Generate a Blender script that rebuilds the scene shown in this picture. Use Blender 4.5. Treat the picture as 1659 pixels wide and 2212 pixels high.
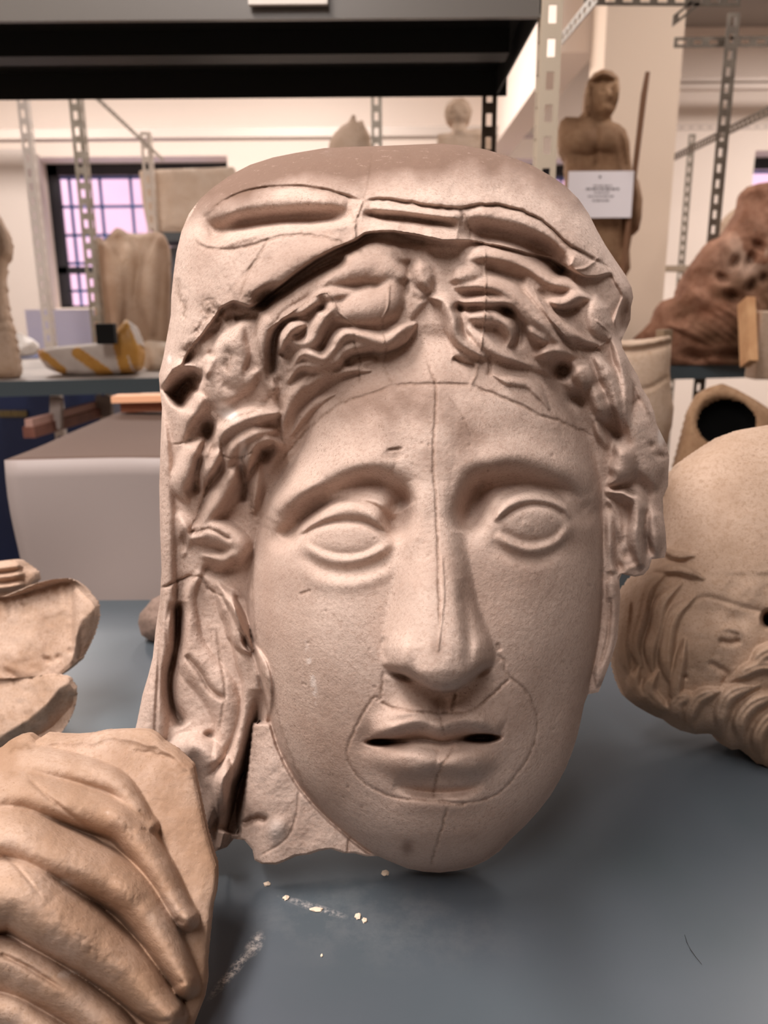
import bpy, bmesh, math, random
import numpy as np
from mathutils import Vector, Matrix

for _o in list(bpy.data.objects):
    bpy.data.objects.remove(_o)
SC = bpy.context.scene
COL = SC.collection
random.seed(4)

# ------------------------------------------------------------------ camera
W, H_IMG, F = 1659, 2212, 1700.0
CX, CY = W / 2, H_IMG / 2
TABLE_Z = 1.0
CAM = Vector((0.0, 0.0, TABLE_Z + 0.388))
PITCH, ROLL = math.radians(14.7), math.radians(0.45)
_f = Vector((0, math.cos(PITCH), -math.sin(PITCH)))
_r0 = Vector((1, 0, 0))
_u0 = Vector((0, math.sin(PITCH), math.cos(PITCH)))
_r = (_r0 * math.cos(ROLL) - _u0 * math.sin(ROLL)).normalized()
_u = (_r0 * math.sin(ROLL) + _u0 * math.cos(ROLL)).normalized()
cam_data = bpy.data.cameras.new('camera')
cam = bpy.data.objects.new('camera', cam_data)
COL.objects.link(cam)
M = Matrix((_r, _u, -_f)).transposed().to_4x4()
M.translation = CAM
cam.matrix_world = M
cam_data.sensor_fit = 'VERTICAL'
cam_data.sensor_height = 24.0
cam_data.lens = 24.0 * F / H_IMG
cam_data.clip_start = 0.02
cam_data.dof.use_dof = True
cam_data.dof.focus_distance = 0.47
cam_data.dof.aperture_fstop = cam_data.lens / 3.1
SC.camera = cam

# ------------------------------------------------------------------ world, exposure
SC.view_settings.view_transform = 'Standard'
SC.view_settings.look = 'None'
SC.view_settings.gamma = 1.0
SC.view_settings.use_curve_mapping = False
SC.view_settings.exposure = 0.0
wd = bpy.data.worlds.new('world'); SC.world = wd
wd.use_nodes = True
wd.node_tree.nodes['Background'].inputs[0].default_value = (0.80, 0.76, 1.0, 1)
wd.node_tree.nodes['Background'].inputs[1].default_value = 2.7


def area_light(name, loc, size, power, color=(1.0, 0.86, 0.74), target=None):
    l = bpy.data.lights.new(name, 'AREA')
    l.shape = 'RECTANGLE'; l.size, l.size_y = size
    l.energy = power; l.color = color
    o = bpy.data.objects.new(name, l)
    o.location = loc
    d = (Vector(target) - Vector(loc)) if target else Vector((0, 0, -1))
    o.rotation_euler = d.to_track_quat('-Z', 'Y').to_euler()
    COL.objects.link(o)
    return o


CEIL = 3.35
WARM = (1.0, 0.905, 0.86)
# ceiling tubes of the store room, plus a last one added to brighten the pillar (their fixtures are built further down)
LAMPS = [(-0.80, 0.20, 66), (-0.45, -1.15, 42), (-2.3, 4.5, 76), (-0.5, 4.7, 64), (3.2, 4.5, 80), (-2.9, 1.6, 10), (1.7, 2.3, 26)]
for i, (x, y, e) in enumerate(LAMPS):
    area_light('ceiling_lamp_light', (x, y, CEIL - 0.1), (0.35, 1.25), e, WARM)


# ------------------------------------------------------------------ placing by sight line
def ray(px, py):
    return _f + _r * ((px - CX) / F) - _u * ((py - CY) / F)


def at(px, py, y):
    """the point seen at (px,py) that stands y metres away along the floor"""
    d = ray(px, py)
    return CAM + d * (y / d.y)


def atz(px, py, z):
    """the point seen at (px,py) at height z"""
    d = ray(px, py)
    return CAM + d * ((z - CAM.z) / d.z)


# ------------------------------------------------------------------ materials
def material(name, color, rough=0.7, metal=0.0, emit=None, strength=1.0, noise=None, bump=None, spec=None):
    """noise = (scale, second colour, sharpness) ; bump = (scale, strength, distance)"""
    m = bpy.data.materials.new(name); m.use_nodes = True
    nt = m.node_tree; N = nt.nodes; L = nt.links
    b = N['Principled BSDF']
    b.inputs['Base Color'].default_value = (*color, 1)
    b.inputs['Roughness'].default_value = rough
    b.inputs['Metallic'].default_value = metal
    if spec is not None:
        b.inputs['Specular IOR Level'].default_value = spec
    if emit:
        b.inputs['Emission Color'].default_value = (*emit, 1)
        b.inputs['Emission Strength'].default_value = strength
    tc = N.new('ShaderNodeTexCoord')
    if noise:
        t = N.new('ShaderNodeTexNoise'); t.inputs['Scale'].default_value = noise[0]
        t.inputs['Detail'].default_value = 6
        L.new(tc.outputs['Object'], t.inputs['Vector'])
        r = N.new('ShaderNodeValToRGB')
        s = noise[2]
        r.color_ramp.elements[0].position = 0.5 - s; r.color_ramp.elements[1].position = 0.5 + s
        r.color_ramp.elements[0].color = (*color, 1); r.color_ramp.elements[1].color = (*noise[1], 1)
        L.new(t.outputs['Fac'], r.inputs['Fac']); L.new(r.outputs['Color'], b.inputs['Base Color'])
    if bump:
        t2 = N.new('ShaderNodeTexNoise'); t2.inputs['Scale'].default_value = bump[0]
        t2.inputs['Detail'].default_value = 5
        L.new(tc.outputs['Object'], t2.inputs['Vector'])
        bp = N.new('ShaderNodeBump'); bp.inputs['Strength'].default_value = bump[1]
        bp.inputs['Distance'].default_value = bump[2]
        L.new(t2.outputs['Fac'], bp.inputs['Height']); L.new(bp.outputs['Normal'], b.inputs['Normal'])
    return m


def lin(r, g, b):
    f = lambda c: (c / 255 / 12.92) if c / 255 <= 0.04045 else ((c / 255 + 0.055) / 1.055) ** 2.4
    return (f(r), f(g), f(b))


def plaster_material(name, base, dark, dirt, dust, white, grain=1500.0, bump=0.4, blotch=14.0, warm_amount=0.35):
    """old cast plaster: blotchy body colour, fine dark specks, and the painted-in wear and shade attributes
    'stain' (brown seams and hollows), 'dust' (dirt, plus painted shade on the cap top), 'chip' (fresh white plaster)"""
    m = bpy.data.materials.new(name); m.use_nodes = True
    nt = m.node_tree; N = nt.nodes; L = nt.links
    b = N['Principled BSDF']
    b.inputs['Roughness'].default_value = 0.78
    b.inputs['Specular IOR Level'].default_value = 0.25
    tc = N.new('ShaderNodeTexCoord')

    def noise(scale, detail=6, rough=0.6, off=0.0):
        t = N.new('ShaderNodeTexNoise'); t.inputs['Scale'].default_value = scale
        t.inputs['Detail'].default_value = detail; t.inputs['Roughness'].default_value = rough
        mp = N.new('ShaderNodeMapping'); mp.inputs['Location'].default_value = (off, off * 0.7, -off)
        L.new(tc.outputs['Object'], mp.inputs['Vector']); L.new(mp.outputs['Vector'], t.inputs['Vector'])
        return t.outputs['Fac']

    def ramp(fac, a, c):
        r = N.new('ShaderNodeMapRange'); r.inputs['From Min'].default_value = a; r.inputs['From Max'].default_value = c
        L.new(fac, r.inputs['Value']); return r.outputs['Result']

    def mul(a, k):
        n = N.new('ShaderNodeMath'); n.operation = 'MULTIPLY'
        L.new(a, n.inputs[0])
        if isinstance(k, float): n.inputs[1].default_value = k
        else: L.new(k, n.inputs[1])
        return n.outputs[0]

    def add(a, k):
        n = N.new('ShaderNodeMath'); n.operation = 'ADD'; n.use_clamp = True
        L.new(a, n.inputs[0]); L.new(k, n.inputs[1]); return n.outputs[0]

    def mix(fac, a, col):
        n = N.new('ShaderNodeMix'); n.data_type = 'RGBA'
        if isinstance(fac, float): n.inputs['Factor'].default_value = fac
        else: L.new(fac, n.inputs['Factor'])
        if isinstance(a, tuple): n.inputs['A'].default_value = (*a, 1)
        else: L.new(a, n.inputs['A'])
        n.inputs['B'].default_value = (*col, 1)
        return n.outputs['Result']

    def attr(nm):
        a = N.new('ShaderNodeAttribute'); a.attribute_name = nm; return a.outputs['Fac']

    c = mix(mul(ramp(noise(blotch, 7), 0.42, 0.68), warm_amount * 2.0), base, dark)
    c = mix(mul(ramp(noise(grain * 0.28, 3, 0.7, 3.0), 0.48, 0.66), 0.6), c, dark)
    c = mix(mul(ramp(noise(grain * 0.5, 2, 0.8, 9.0), 0.58, 0.70), mul(ramp(noise(blotch * 1.6, 3, 0.6, 5.0), 0.40, 0.62), 0.6)), c, dirt)
    c = mix(mul(attr('chip'), 0.9), c, white)
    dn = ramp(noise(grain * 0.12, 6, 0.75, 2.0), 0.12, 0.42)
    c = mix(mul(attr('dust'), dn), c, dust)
    sn = ramp(noise(grain * 0.2, 5, 0.7, 7.0), 0.32, 0.72)
    c = mix(mul(attr('stain'), sn), c, dirt)
    L.new(c, b.inputs['Base Color'])
    hb = N.new('ShaderNodeMath'); hb.operation = 'ADD'
    L.new(noise(grain * 0.35, 5, 0.7, 1.0), hb.inputs[0]); L.new(mul(noise(grain * 0.06, 4, 0.6, 4.0), 2.0), hb.inputs[1])
    bp = N.new('ShaderNodeBump'); bp.inputs['Strength'].default_value = bump; bp.inputs['Distance'].default_value = 0.0012
    L.new(hb.outputs[0], bp.inputs['Height']); L.new(bp.outputs['Normal'], b.inputs['Normal'])
    return m


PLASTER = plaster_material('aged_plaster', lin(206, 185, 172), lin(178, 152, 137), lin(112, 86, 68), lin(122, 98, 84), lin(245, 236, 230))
PLASTER_TAN = plaster_material('tan_plaster', lin(196, 170, 152), lin(172, 142, 118), lin(120, 88, 62), lin(158, 126, 101), lin(240, 228, 218), grain=1200, blotch=16.0, warm_amount=0.45)
PLASTER_FAR = plaster_material('plaster_beige', lin(203, 180, 160), lin(176, 148, 122), lin(120, 92, 70), lin(150, 120, 96), lin(235, 222, 208), grain=420, blotch=9.0)
PLASTER_BUST = plaster_material('plaster_bust_coat', lin(188, 164, 145), lin(160, 133, 110), lin(112, 84, 64), lin(140, 112, 88), lin(235, 222, 208), grain=1100, blotch=12.0)
STATUE_BROWN = plaster_material('plaster_brown', lin(168, 136, 106), lin(134, 100, 72), lin(84, 58, 40), lin(110, 80, 58), lin(200, 176, 150), grain=300, blotch=8.0)
ROCK_RED = plaster_material('terracotta_plaster', lin(176, 132, 108), lin(128, 86, 64), lin(70, 44, 32), lin(104, 76, 54), lin(214, 190, 170), grain=200, blotch=11.0, warm_amount=0.5)


# ------------------------------------------------------------------ object helpers
def mesh_object(name, verts, faces, mat, parent=None, smooth=False):
    me = bpy.data.meshes.new(name)
    me.from_pydata([tuple(v) for v in verts], [], faces)
    me.update()
    o = bpy.data.objects.new(name, me)
    COL.objects.link(o)
    if mat: me.materials.append(mat)
    if smooth:
        me.polygons.foreach_set('use_smooth', [True] * len(me.polygons))
    if parent: adopt(o, parent)
    return o


def adopt(o, parent):
    """parent without moving: the mesh is in world coordinates, shift it into the parent's frame"""
    o.parent = parent
    o.matrix_parent_inverse = Matrix.Translation(-Vector(parent.location))


def tag(o, label=None, cat=None, group=None, kind=None):
    if label: o['label'] = label
    if cat: o['category'] = cat
    if group: o['group'] = group
    if kind: o['kind'] = kind
    return o


def thing(name, loc, label, cat, group=None):
    o = bpy.data.objects.new(name, None)
    o.empty_display_size = 0.05
    o.location = loc
    COL.objects.link(o)
    return tag(o, label, cat, group)


class MB:
    """collects boxes, bars and lathes into one mesh, in world coordinates"""
    def __init__(s): s.v, s.f = [], []
    def raw(s, v, f):
        n = len(s.v); s.v += [tuple(p) for p in v]; s.f += [tuple(i + n for i in q) for q in f]; return s
    def box(s, lo, hi, rot=0.0, piv=None):
        x0, y0, z0 = lo; x1, y1, z1 = hi
        v = [(x0, y0, z0), (x1, y0, z0), (x1, y1, z0), (x0, y1, z0), (x0, y0, z1), (x1, y0, z1), (x1, y1, z1), (x0, y1, z1)]
        if rot:
            c, n = math.cos(rot), math.sin(rot); p = piv or ((x0 + x1) / 2, (y0 + y1) / 2)
            v = [(p[0] + (a - p[0]) * c - (b - p[1]) * n, p[1] + (a - p[0]) * n + (b - p[1]) * c, z) for a, b, z in v]
        return s.raw(v, [(0, 3, 2, 1), (4, 5, 6, 7), (0, 1, 5, 4), (1, 2, 6, 5), (2, 3, 7, 6), (3, 0, 4, 7)])
    def bar(s, a, b, w, d, up=(0, 1, 0)):
        a, b = Vector(a), Vector(b); t = (b - a).normalized()
        sx = t.cross(Vector(up)).normalized(); sy = t.cross(sx).normalized()
        v = []
        for p in (a, b):
            for i, j in ((-1, -1), (1, -1), (1, 1), (-1, 1)):
                v.append(p + sx * (i * w / 2) + sy * (j * d / 2))
        return s.raw(v, [(0, 1, 2, 3), (7, 6, 5, 4), (0, 4, 5, 1), (1, 5, 6, 2), (2, 6, 7, 3), (3, 7, 4, 0)])
    def tube(s, pts, radii, n=12, flat=1.0):
        pts = [Vector(p) for p in pts]; v = []; f = []
        for i, p in enumerate(pts):
            t = (pts[min(i + 1, len(pts) - 1)] - pts[max(i - 1, 0)]).normalized()
            a = t.cross(Vector((0, 1, 0.01))).normalized(); b = t.cross(a).normalized()
            for k in range(n):
                th = 2 * math.pi * k / n
                v.append(p + a * (radii[i] * math.cos(th)) + b * (radii[i] * flat * math.sin(th)))
        for i in range(len(pts) - 1):
            for k in range(n):
                f.append((i * n + k, i * n + (k + 1) % n, (i + 1) * n + (k + 1) % n, (i + 1) * n + k))
        f.append(tuple(range(n - 1, -1, -1))); f.append(tuple((len(pts) - 1) * n + k for k in range(n)))
        return s.raw(v, f)
    def build(s, name, mat, parent=None, bevel=0.0, smooth=False):
        o = mesh_object(name, s.v, s.f, mat, parent, smooth)
        bm = bmesh.new(); bm.from_mesh(o.data); bmesh.ops.recalc_face_normals(bm, faces=bm.faces); bm.to_mesh(o.data); bm.free()
        if bevel:
            m = o.modifiers.new('bevel', 'BEVEL'); m.width = bevel; m.segments = 2; m.limit_method = 'ANGLE'
        return o


# ------------------------------------------------------------------ carving tools
def catmull(p, n=7):
    p = np.asarray(p, float)
    if len(p) < 3:
        t = np.linspace(0, 1, n * 2)[:, None]; return p[0] * (1 - t) + p[-1] * t
    q = np.vstack([2 * p[0] - p[1], p, 2 * p[-1] - p[-2]]); out = []
    for i in range(1, len(q) - 2):
        for t in np.linspace(0, 1, n, endpoint=False):
            out.append(0.5 * ((2 * q[i]) + (-q[i - 1] + q[i + 1]) * t + (2 * q[i - 1] - 5 * q[i] + 4 * q[i + 1] - q[i + 2]) * t * t
                              + (-q[i - 1] + 3 * q[i] - 3 * q[i + 1] + q[i + 2]) * t ** 3))
    out.append(q[-2]); return np.array(out)


def inside(poly, X, Y):
    P = np.asarray(poly, float); r = np.zeros(X.shape, bool)
    for (x0, y0), (x1, y1) in zip(P, np.roll(P, -1, 0)):
        if y0 == y1: continue
        c = ((Y >= min(y0, y1)) & (Y < max(y0, y1))) & (X < x0 + (Y - y0) * (x1 - x0) / (y1 - y0))
        r ^= c
    return r


def smax(a, b, k):
    h = np.clip(0.5 + 0.5 * (a - b) / k, 0, 1)
    return b * (1 - h) + a * h + k * h * (1 - h)


def blur(a, n=1):
    for _ in range(n):
        a = a.copy()
        a[1:-1] = (a[:-2] + 2 * a[1:-1] + a[2:]) / 4
        a[:, 1:-1] = (a[:, :-2] + 2 * a[:, 1:-1] + a[:, 2:]) / 4
    return a


def value_noise(shape, cell, seed, octaves=4, gain=0.55):
    rng = np.random.RandomState(seed); out = np.zeros(shape); amp = 1.0; tot = 0
    for o in range(octaves):
        c = max(cell / 2 ** o, 1.01)
        ny, nx = int(shape[0] / c) + 4, int(shape[1] / c) + 4
        g = rng.rand(ny, nx) * 2 - 1
        yy = np.arange(shape[0]) / c; xx = np.arange(shape[1]) / c
        iy, ix = yy.astype(int), xx.astype(int); fy, fx = yy - iy, xx - ix
        fy = (fy * fy * (3 - 2 * fy))[:, None]; fx = (fx * fx * (3 - 2 * fx))[None, :]
        a = g[iy][:, ix]; b = g[iy][:, ix + 1]; d = g[iy + 1][:, ix]; e = g[iy + 1][:, ix + 1]
        out += amp * ((a * (1 - fx) + b * fx) * (1 - fy) + (d * (1 - fx) + e * fx) * fy)
        tot += amp; amp *= gain
    return out / tot


class Carving:
    """a cast carved as a depth map over its outline (pixels of the sight grid), then turned into a solid"""
    def __init__(s, box, step):
        s.x0, s.y0, s.x1, s.y1 = box; s.s = step
        s.xs = np.arange(s.x0, s.x1 + step, step, dtype=float); s.ys = np.arange(s.y0, s.y1 + step, step, dtype=float)
        s.X, s.Y = np.meshgrid(s.xs, s.ys)
        s.H = np.zeros(s.X.shape); s.B = None
        s.stain = np.zeros(s.X.shape); s.dust = np.zeros(s.X.shape); s.chip = np.zeros(s.X.shape)

    def win(s, P, R):
        i0 = max(int((P[:, 0].min() - R - s.x0) / s.s), 0); i1 = min(int((P[:, 0].max() + R - s.x0) / s.s) + 2, len(s.xs))
        j0 = max(int((P[:, 1].min() - R - s.y0) / s.s), 0); j1 = min(int((P[:, 1].max() + R - s.y0) / s.s) + 2, len(s.ys))
        return slice(j0, j1), slice(i0, i1)

    def field(s, pts, R, n=7):
        """distance to a curve, place along it (0..1) and side (+ right of travel)"""
        P = catmull(pts, n); w = s.win(P, R)
        X, Y = s.X[w], s.Y[w]
        D = np.full(X.shape, 1e9); T = np.zeros(X.shape); S = np.zeros(X.shape)
        if X.size == 0: return w, D, T, S
        L = np.r_[0, np.cumsum(np.hypot(*np.diff(P, axis=0).T))]; Lt = L[-1] or 1
        for i in range(len(P) - 1):
            a, b = P[i], P[i + 1]; d = b - a; q = d @ d
            if q == 0: continue
            seg = np.array([a, b]); i0 = max(int((seg[:, 0].min() - R - X[0, 0]) / s.s), 0); i1 = int((seg[:, 0].max() + R - X[0, 0]) / s.s) + 2
            j0 = max(int((seg[:, 1].min() - R - Y[0, 0]) / s.s), 0); j1 = int((seg[:, 1].max() + R - Y[0, 0]) / s.s) + 2
            if i1 <= 0 or j1 <= 0: continue
            k = (slice(j0, j1), slice(i0, i1)); x, y = X[k], Y[k]
            if x.size == 0: continue
            t = np.clip(((x - a[0]) * d[0] + (y - a[1]) * d[1]) / q, 0, 1)
            ex, ey = x - a[0] - t * d[0], y - a[1] - t * d[1]
            dd = np.hypot(ex, ey); m = dd < D[k]
            D[k] = np.where(m, dd, D[k]); T[k] = np.where(m, (L[i] + t * (L[i + 1] - L[i])) / Lt, T[k])
            S[k] = np.where(m, np.sign(d[0] * ey - d[1] * ex), S[k])
        return w, D, T, S

    @staticmethod
    def taper(T, a, b):
        r = np.ones(T.shape)
        if a: r *= np.clip(T / a, 0, 1) ** 0.7
        if b: r *= np.clip((1 - T) / b, 0, 1) ** 0.7
        return r

    def stroke(s, pts, w, amp, ends=(0.2, 0.2), pw=2.0):
        k, D, T, S = s.field(pts, w * 2.6)
        s.H[k] += amp * np.exp(-(D / w) ** pw) * s.taper(T, *ends)

    def crease(s, pts, w, depth, stain=0.0, ends=(0.08, 0.08), sw=1.0, jitter=0.0):
        """a sharp groove (depth > 0) or a raised seam (depth < 0)"""
        if jitter:
            p = catmull(pts, 5); rng = np.random.RandomState(int(abs(p[0, 0] * 7 + p[0, 1])))
            p[1:-1] += rng.randn(len(p) - 2, 2) * jitter; pts = p
        k, D, T, S = s.field(pts, max(w * 5, 8), 3 if jitter else 7)
        g = np.exp(-(D / w) ** 1.4) * s.taper(T, *ends)
        s.H[k] -= depth * g
        if stain: s.stain[k] = np.maximum(s.stain[k], stain * np.exp(-(D / (w * sw + 1.2)) ** 2) * s.taper(T, *ends))

    def lock(s, pts, r, h, k=6.0, strands=0, g=0.0, ends=(0.25, 0.35), sharp=0.5, tilt=0.0, n=7):
        """a rounded strand of hair or finger lying on the carved ground"""
        if np.isscalar(r): r = [r] * len(pts)
        rr = np.interp(np.linspace(0, 1, 40), np.linspace(0, 1, len(r)), r)
        R = max(r) * 1.05
        w, D, T, S = s.field(pts, R, n)
        rad = np.interp(T, np.linspace(0, 1, 40), rr) * (0.35 + 0.65 * s.taper(T, *ends))
        u = np.clip(D / rad, 0, 1)
        prof = (1 - u * u) ** sharp
        base = (s.B if s.B is not None else s.H)[w]
        hh = h * (0.4 + 0.6 * s.taper(T, *ends))
        C = base - 12 + (hh + 12) * prof + tilt * S * u * prof
        if strands:
            C -= g * (0.5 - 0.5 * np.cos(2 * np.pi * strands * S * u + 0.6 * np.sin(T * 9))) * prof
        C = np.where(D < rad, C, -1e4)
        s.H[w] = np.where(D < rad, smax(s.H[w], C, k), s.H[w])

    def pit(s, x, y, rx, ry, depth, rot=0.0, pw=2.5, stain=0.0, dust=0.0):
        P = np.array([[x, y]]); w = s.win(P, 2.2 * max(rx, ry))
        dx, dy = s.X[w] - x, s.Y[w] - y; c, n = math.cos(rot), math.sin(rot)
        u = np.hypot((dx * c + dy * n) / rx, (-dx * n + dy * c) / ry); g = np.exp(-u ** pw)
        s.H[w] -= depth * g
        if stain: s.stain[w] = np.maximum(s.stain[w], stain * g)
        if dust: s.dust[w] = np.maximum(s.dust[w], dust * g)

    def cliff(s, pts, amp, fall, edge=4.0, side=1, ends=(0.12, 0.12)):
        """ground rises sharply on one side of a line and dies away over 'fall'"""
        k, D, T, S = s.field(pts, fall * 2.8)
        sd = D * S * side
        g = np.where(sd > 0, np.exp(-(sd / fall) ** 1.5), 0) * (1 - np.exp(-np.clip(sd, 0, None) / edge))
        g = np.where(D > 1e8, 0, g)
        s.H[k] += amp * g * s.taper(T, *ends)

    def inflate(s, poly, p=2.6, q=0.5):
        """1 in the middle of the outline falling to 0 at its rim, like a pillow (a smooth dome without ridges)"""
        P = np.asarray(poly, float); u = None
        for st in (40, 20, 10, 5, 2.5):
            xs = np.arange(s.x0 - st, s.x1 + 2 * st, st, dtype=float); ys = np.arange(s.y0 - st, s.y1 + 2 * st, st, dtype=float)
            X, Y = np.meshgrid(xs, ys); m = inside(P, X, Y).astype(float)
            if u is None: u = m.copy()
            else: u = s.resample(u, px, py, xs, ys) * m
            for _ in range(160 if st > 5 else (90 if st > 3 else 30)):
                v = u.copy()
                v[1:-1, 1:-1] = 0.25 * (u[:-2, 1:-1] + u[2:, 1:-1] + u[1:-1, :-2] + u[1:-1, 2:] + st * st * 1e-4)
                u = v * m
            px, py = xs, ys
        v = s.resample(u, px, py, s.xs, s.ys); v = np.clip(v / v.max(), 0, 1)
        mk = inside(P, s.X, s.Y).astype(float); v = blur(v, 2) * np.clip(blur(mk, 1) * 2 - 1, 0, 1)
        v = np.clip(v - 0.002, 0, 1)
        return (1 - (1 - v) ** (p / 2)) ** q

    @staticmethod
    def resample(a, x, y, X, Y):
        fx = np.clip((X - x[0]) / (x[1] - x[0]), 0, len(x) - 1.001); fy = np.clip((Y - y[0]) / (y[1] - y[0]), 0, len(y) - 1.001)
        ix, iy = fx.astype(int), fy.astype(int); fx = (fx - ix)[None]; fy = (fy - iy)[:, None]
        return (a[iy][:, ix] * (1 - fx) + a[iy][:, ix + 1] * fx) * (1 - fy) + (a[iy + 1][:, ix] * (1 - fx) + a[iy + 1][:, ix + 1] * fx) * fy

    def solid(s, outline, zbase, back, parts, root, floor=None, rough=0.0):
        """zbase: distance of depth 0 from the lens plane (number or array); back: depth array behind it;
        parts: list of (name, mask or None, material)"""
        P = np.asarray(outline, float)
        ins = inside(P, s.X, s.Y)
        X, Y = s.X.copy(), s.Y.copy()
        o = ~ins; near = np.zeros_like(ins)
        o2 = np.pad(o, 1, constant_values=True)
        for dj in (0, 1, 2):
            for di in (0, 1, 2):
                near |= o2[dj:dj + ins.shape[0], di:di + ins.shape[1]]
        near &= ins
        jj, ii = np.nonzero(near)
        bx, by = X[jj, ii], Y[jj, ii]; bd = np.full(len(bx), 1e9); nx, ny = bx.copy(), by.copy()
        for a, b in zip(P, np.roll(P, -1, 0)):
            d = b - a; q = d @ d
            if q == 0: continue
            t = np.clip(((bx - a[0]) * d[0] + (by - a[1]) * d[1]) / q, 0, 1)
            cx, cy = a[0] + t * d[0], a[1] + t * d[1]; e = np.hypot(bx - cx, by - cy); m = e < bd
            bd[m] = e[m]; nx[m] = cx[m]; ny[m] = cy[m]
        ok = bd < s.s * 3
        X[jj[ok], ii[ok]] = nx[ok]; Y[jj[ok], ii[ok]] = ny[ok]
        Zb = np.broadcast_to(np.asarray(zbase, float), X.shape)
        K = Zb / F
        r, u, f, c = (np.array(v) for v in (_r, _u, _f, CAM))
        ax, ay = (X - CX) / F, (Y - CY) / F
        def pos(Zx, Zd):
            q = c + f * Zd[..., None] + r * (ax * Zx)[..., None] - u * (ay * Zx)[..., None]
            if floor is not None: q[..., 2] = np.maximum(q[..., 2], floor)
            return q
        # even out the rim so that the outline does not break into teeth
        im = near.astype(float); wsum = np.maximum(blur(im, 8), 1e-3); Hs = blur(s.H * im, 8) / wsum
        Hc = np.where(near, Hs * .9, s.H)
        Zf = Zb - Hc * K
        front = pos(Zf, Zf); rear = pos(Zb, Zb + back * K)
        cell = ins[:-1, :-1] & ins[1:, :-1] & ins[:-1, 1:] & ins[1:, 1:]
        # one continuous set of shading normals for the whole front, shared by all its parts
        e1 = front[1:, 1:] - front[:-1, :-1]; e2 = front[:-1, 1:] - front[1:, :-1]
        fn = np.cross(e1, e2) * cell[..., None]
        VN = np.zeros_like(front)
        VN[:-1, :-1] += fn; VN[1:, 1:] += fn; VN[:-1, 1:] += fn; VN[1:, :-1] += fn
        if (VN.reshape(-1, 3) @ np.array(_f)).sum() > 0: VN = -VN
        VN /= np.maximum(np.linalg.norm(VN, axis=2, keepdims=True), 1e-12)
        left = cell.copy(); obs = []
        nyy, nxx = X.shape
        idx = np.arange(nyy * nxx).reshape(nyy, nxx)
        for name, mask, mat in parts:
            cm = left if mask is None else (left & mask[:-1, :-1])
            left = left & ~cm
            j, i = np.nonzero(cm)
            q = np.stack([idx[j, i], idx[j, i + 1], idx[j + 1, i + 1], idx[j + 1, i]], 1)
            used, inv = np.unique(q, return_inverse=True); q = inv.reshape(-1, 4); n = len(used)
            fr = q[:, ::-1]; re = q + n
            pad = np.pad(cm, 1); walls = []
            lut = np.full(nyy * nxx, -1); lut[used] = np.arange(n)
            for (dj, di, a, b) in ((-1, 0, (0, 0), (0, 1)), (0, 1, (0, 1), (1, 1)), (1, 0, (1, 1), (1, 0)), (0, -1, (1, 0), (0, 0))):
                e = ~pad[j + 1 + dj, i + 1 + di]
                v0 = lut[idx[j[e] + a[0], i[e] + a[1]]]; v1 = lut[idx[j[e] + b[0], i[e] + b[1]]]
                walls.append(np.stack([v0, v1, v1 + n, v0 + n], 1))
            faces = np.vstack([fr, re] + walls)
            vf = front.reshape(-1, 3)[used]; vr = rear.reshape(-1, 3)[used]
            co = np.vstack([vf, vr]) - np.array(root.location)
            me = bpy.data.meshes.new(name)
            me.vertices.add(len(co)); me.vertices.foreach_set('co', co.ravel())
            me.loops.add(faces.size); me.loops.foreach_set('vertex_index', faces.ravel().astype(np.int32))
            me.polygons.add(len(faces)); me.polygons.foreach_set('loop_start', np.arange(0, faces.size, 4, dtype=np.int32))
            me.polygons.foreach_set('use_smooth', np.ones(len(faces), bool))
            me.update(calc_edges=True)
            # keep the carved front's shading free of the side walls: hard edge all along the rim
            wp = np.vstack([w_[:, :2] for w_ in walls]); key = np.sort(wp, 1); key = np.unique(key[:, 0].astype(np.int64) * len(co) + key[:, 1])
            ne = len(me.edges); ev = np.empty(ne * 2, np.int32); me.edges.foreach_get('vertices', ev); ev = np.sort(ev.reshape(-1, 2), 1)
            sh = np.isin(ev[:, 0].astype(np.int64) * len(co) + ev[:, 1], key)
            sa = me.attributes.get('sharp_edge') or me.attributes.new('sharp_edge', 'BOOLEAN', 'EDGE')
            sa.data.foreach_set('value', sh)
            for nm, arr in (('stain', s.stain), ('dust', s.dust), ('chip', s.chip)):
                at_ = me.attributes.new(nm, 'FLOAT', 'POINT')
                w_ = np.clip(arr, 0, 1).ravel()[used]
                at_.data.foreach_set('value', np.r_[w_, w_ * 0].astype(np.float32))
            nf = len(fr)
            ln = np.empty((faces.size, 3), np.float32)
            pn = np.empty(len(faces) * 3, np.float32); me.polygons.foreach_get('normal', pn)
            ln[:] = np.repeat(pn.reshape(-1, 3), 4, 0)
            wn = np.zeros((len(co), 3)); wf = faces[2 * nf:]; wpn = pn.reshape(-1, 3)[2 * nf:]
            for q_ in range(4): np.add.at(wn, wf[:, q_], wpn)
            for _ in range(3):      # even the side wall's shading out along the rim
                acc = wn.copy()
                for p_, q_ in ((0, 1), (2, 3)):
                    np.add.at(acc, wf[:, p_], wn[wf[:, q_]]); np.add.at(acc, wf[:, q_], wn[wf[:, p_]])
                wn = acc
            wn /= np.maximum(np.linalg.norm(wn, axis=1, keepdims=True), 1e-12)
            ln[2 * nf * 4:] = wn[wf.ravel()]
            ln[:nf * 4] = VN.reshape(-1, 3)[used][fr.ravel()]
            me.normals_split_custom_set(ln.tolist())
            me.materials.append(mat)
            ob = bpy.data.objects.new(name, me); COL.objects.link(ob); ob.parent = root
            obs.append(ob)
        return obs

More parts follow.
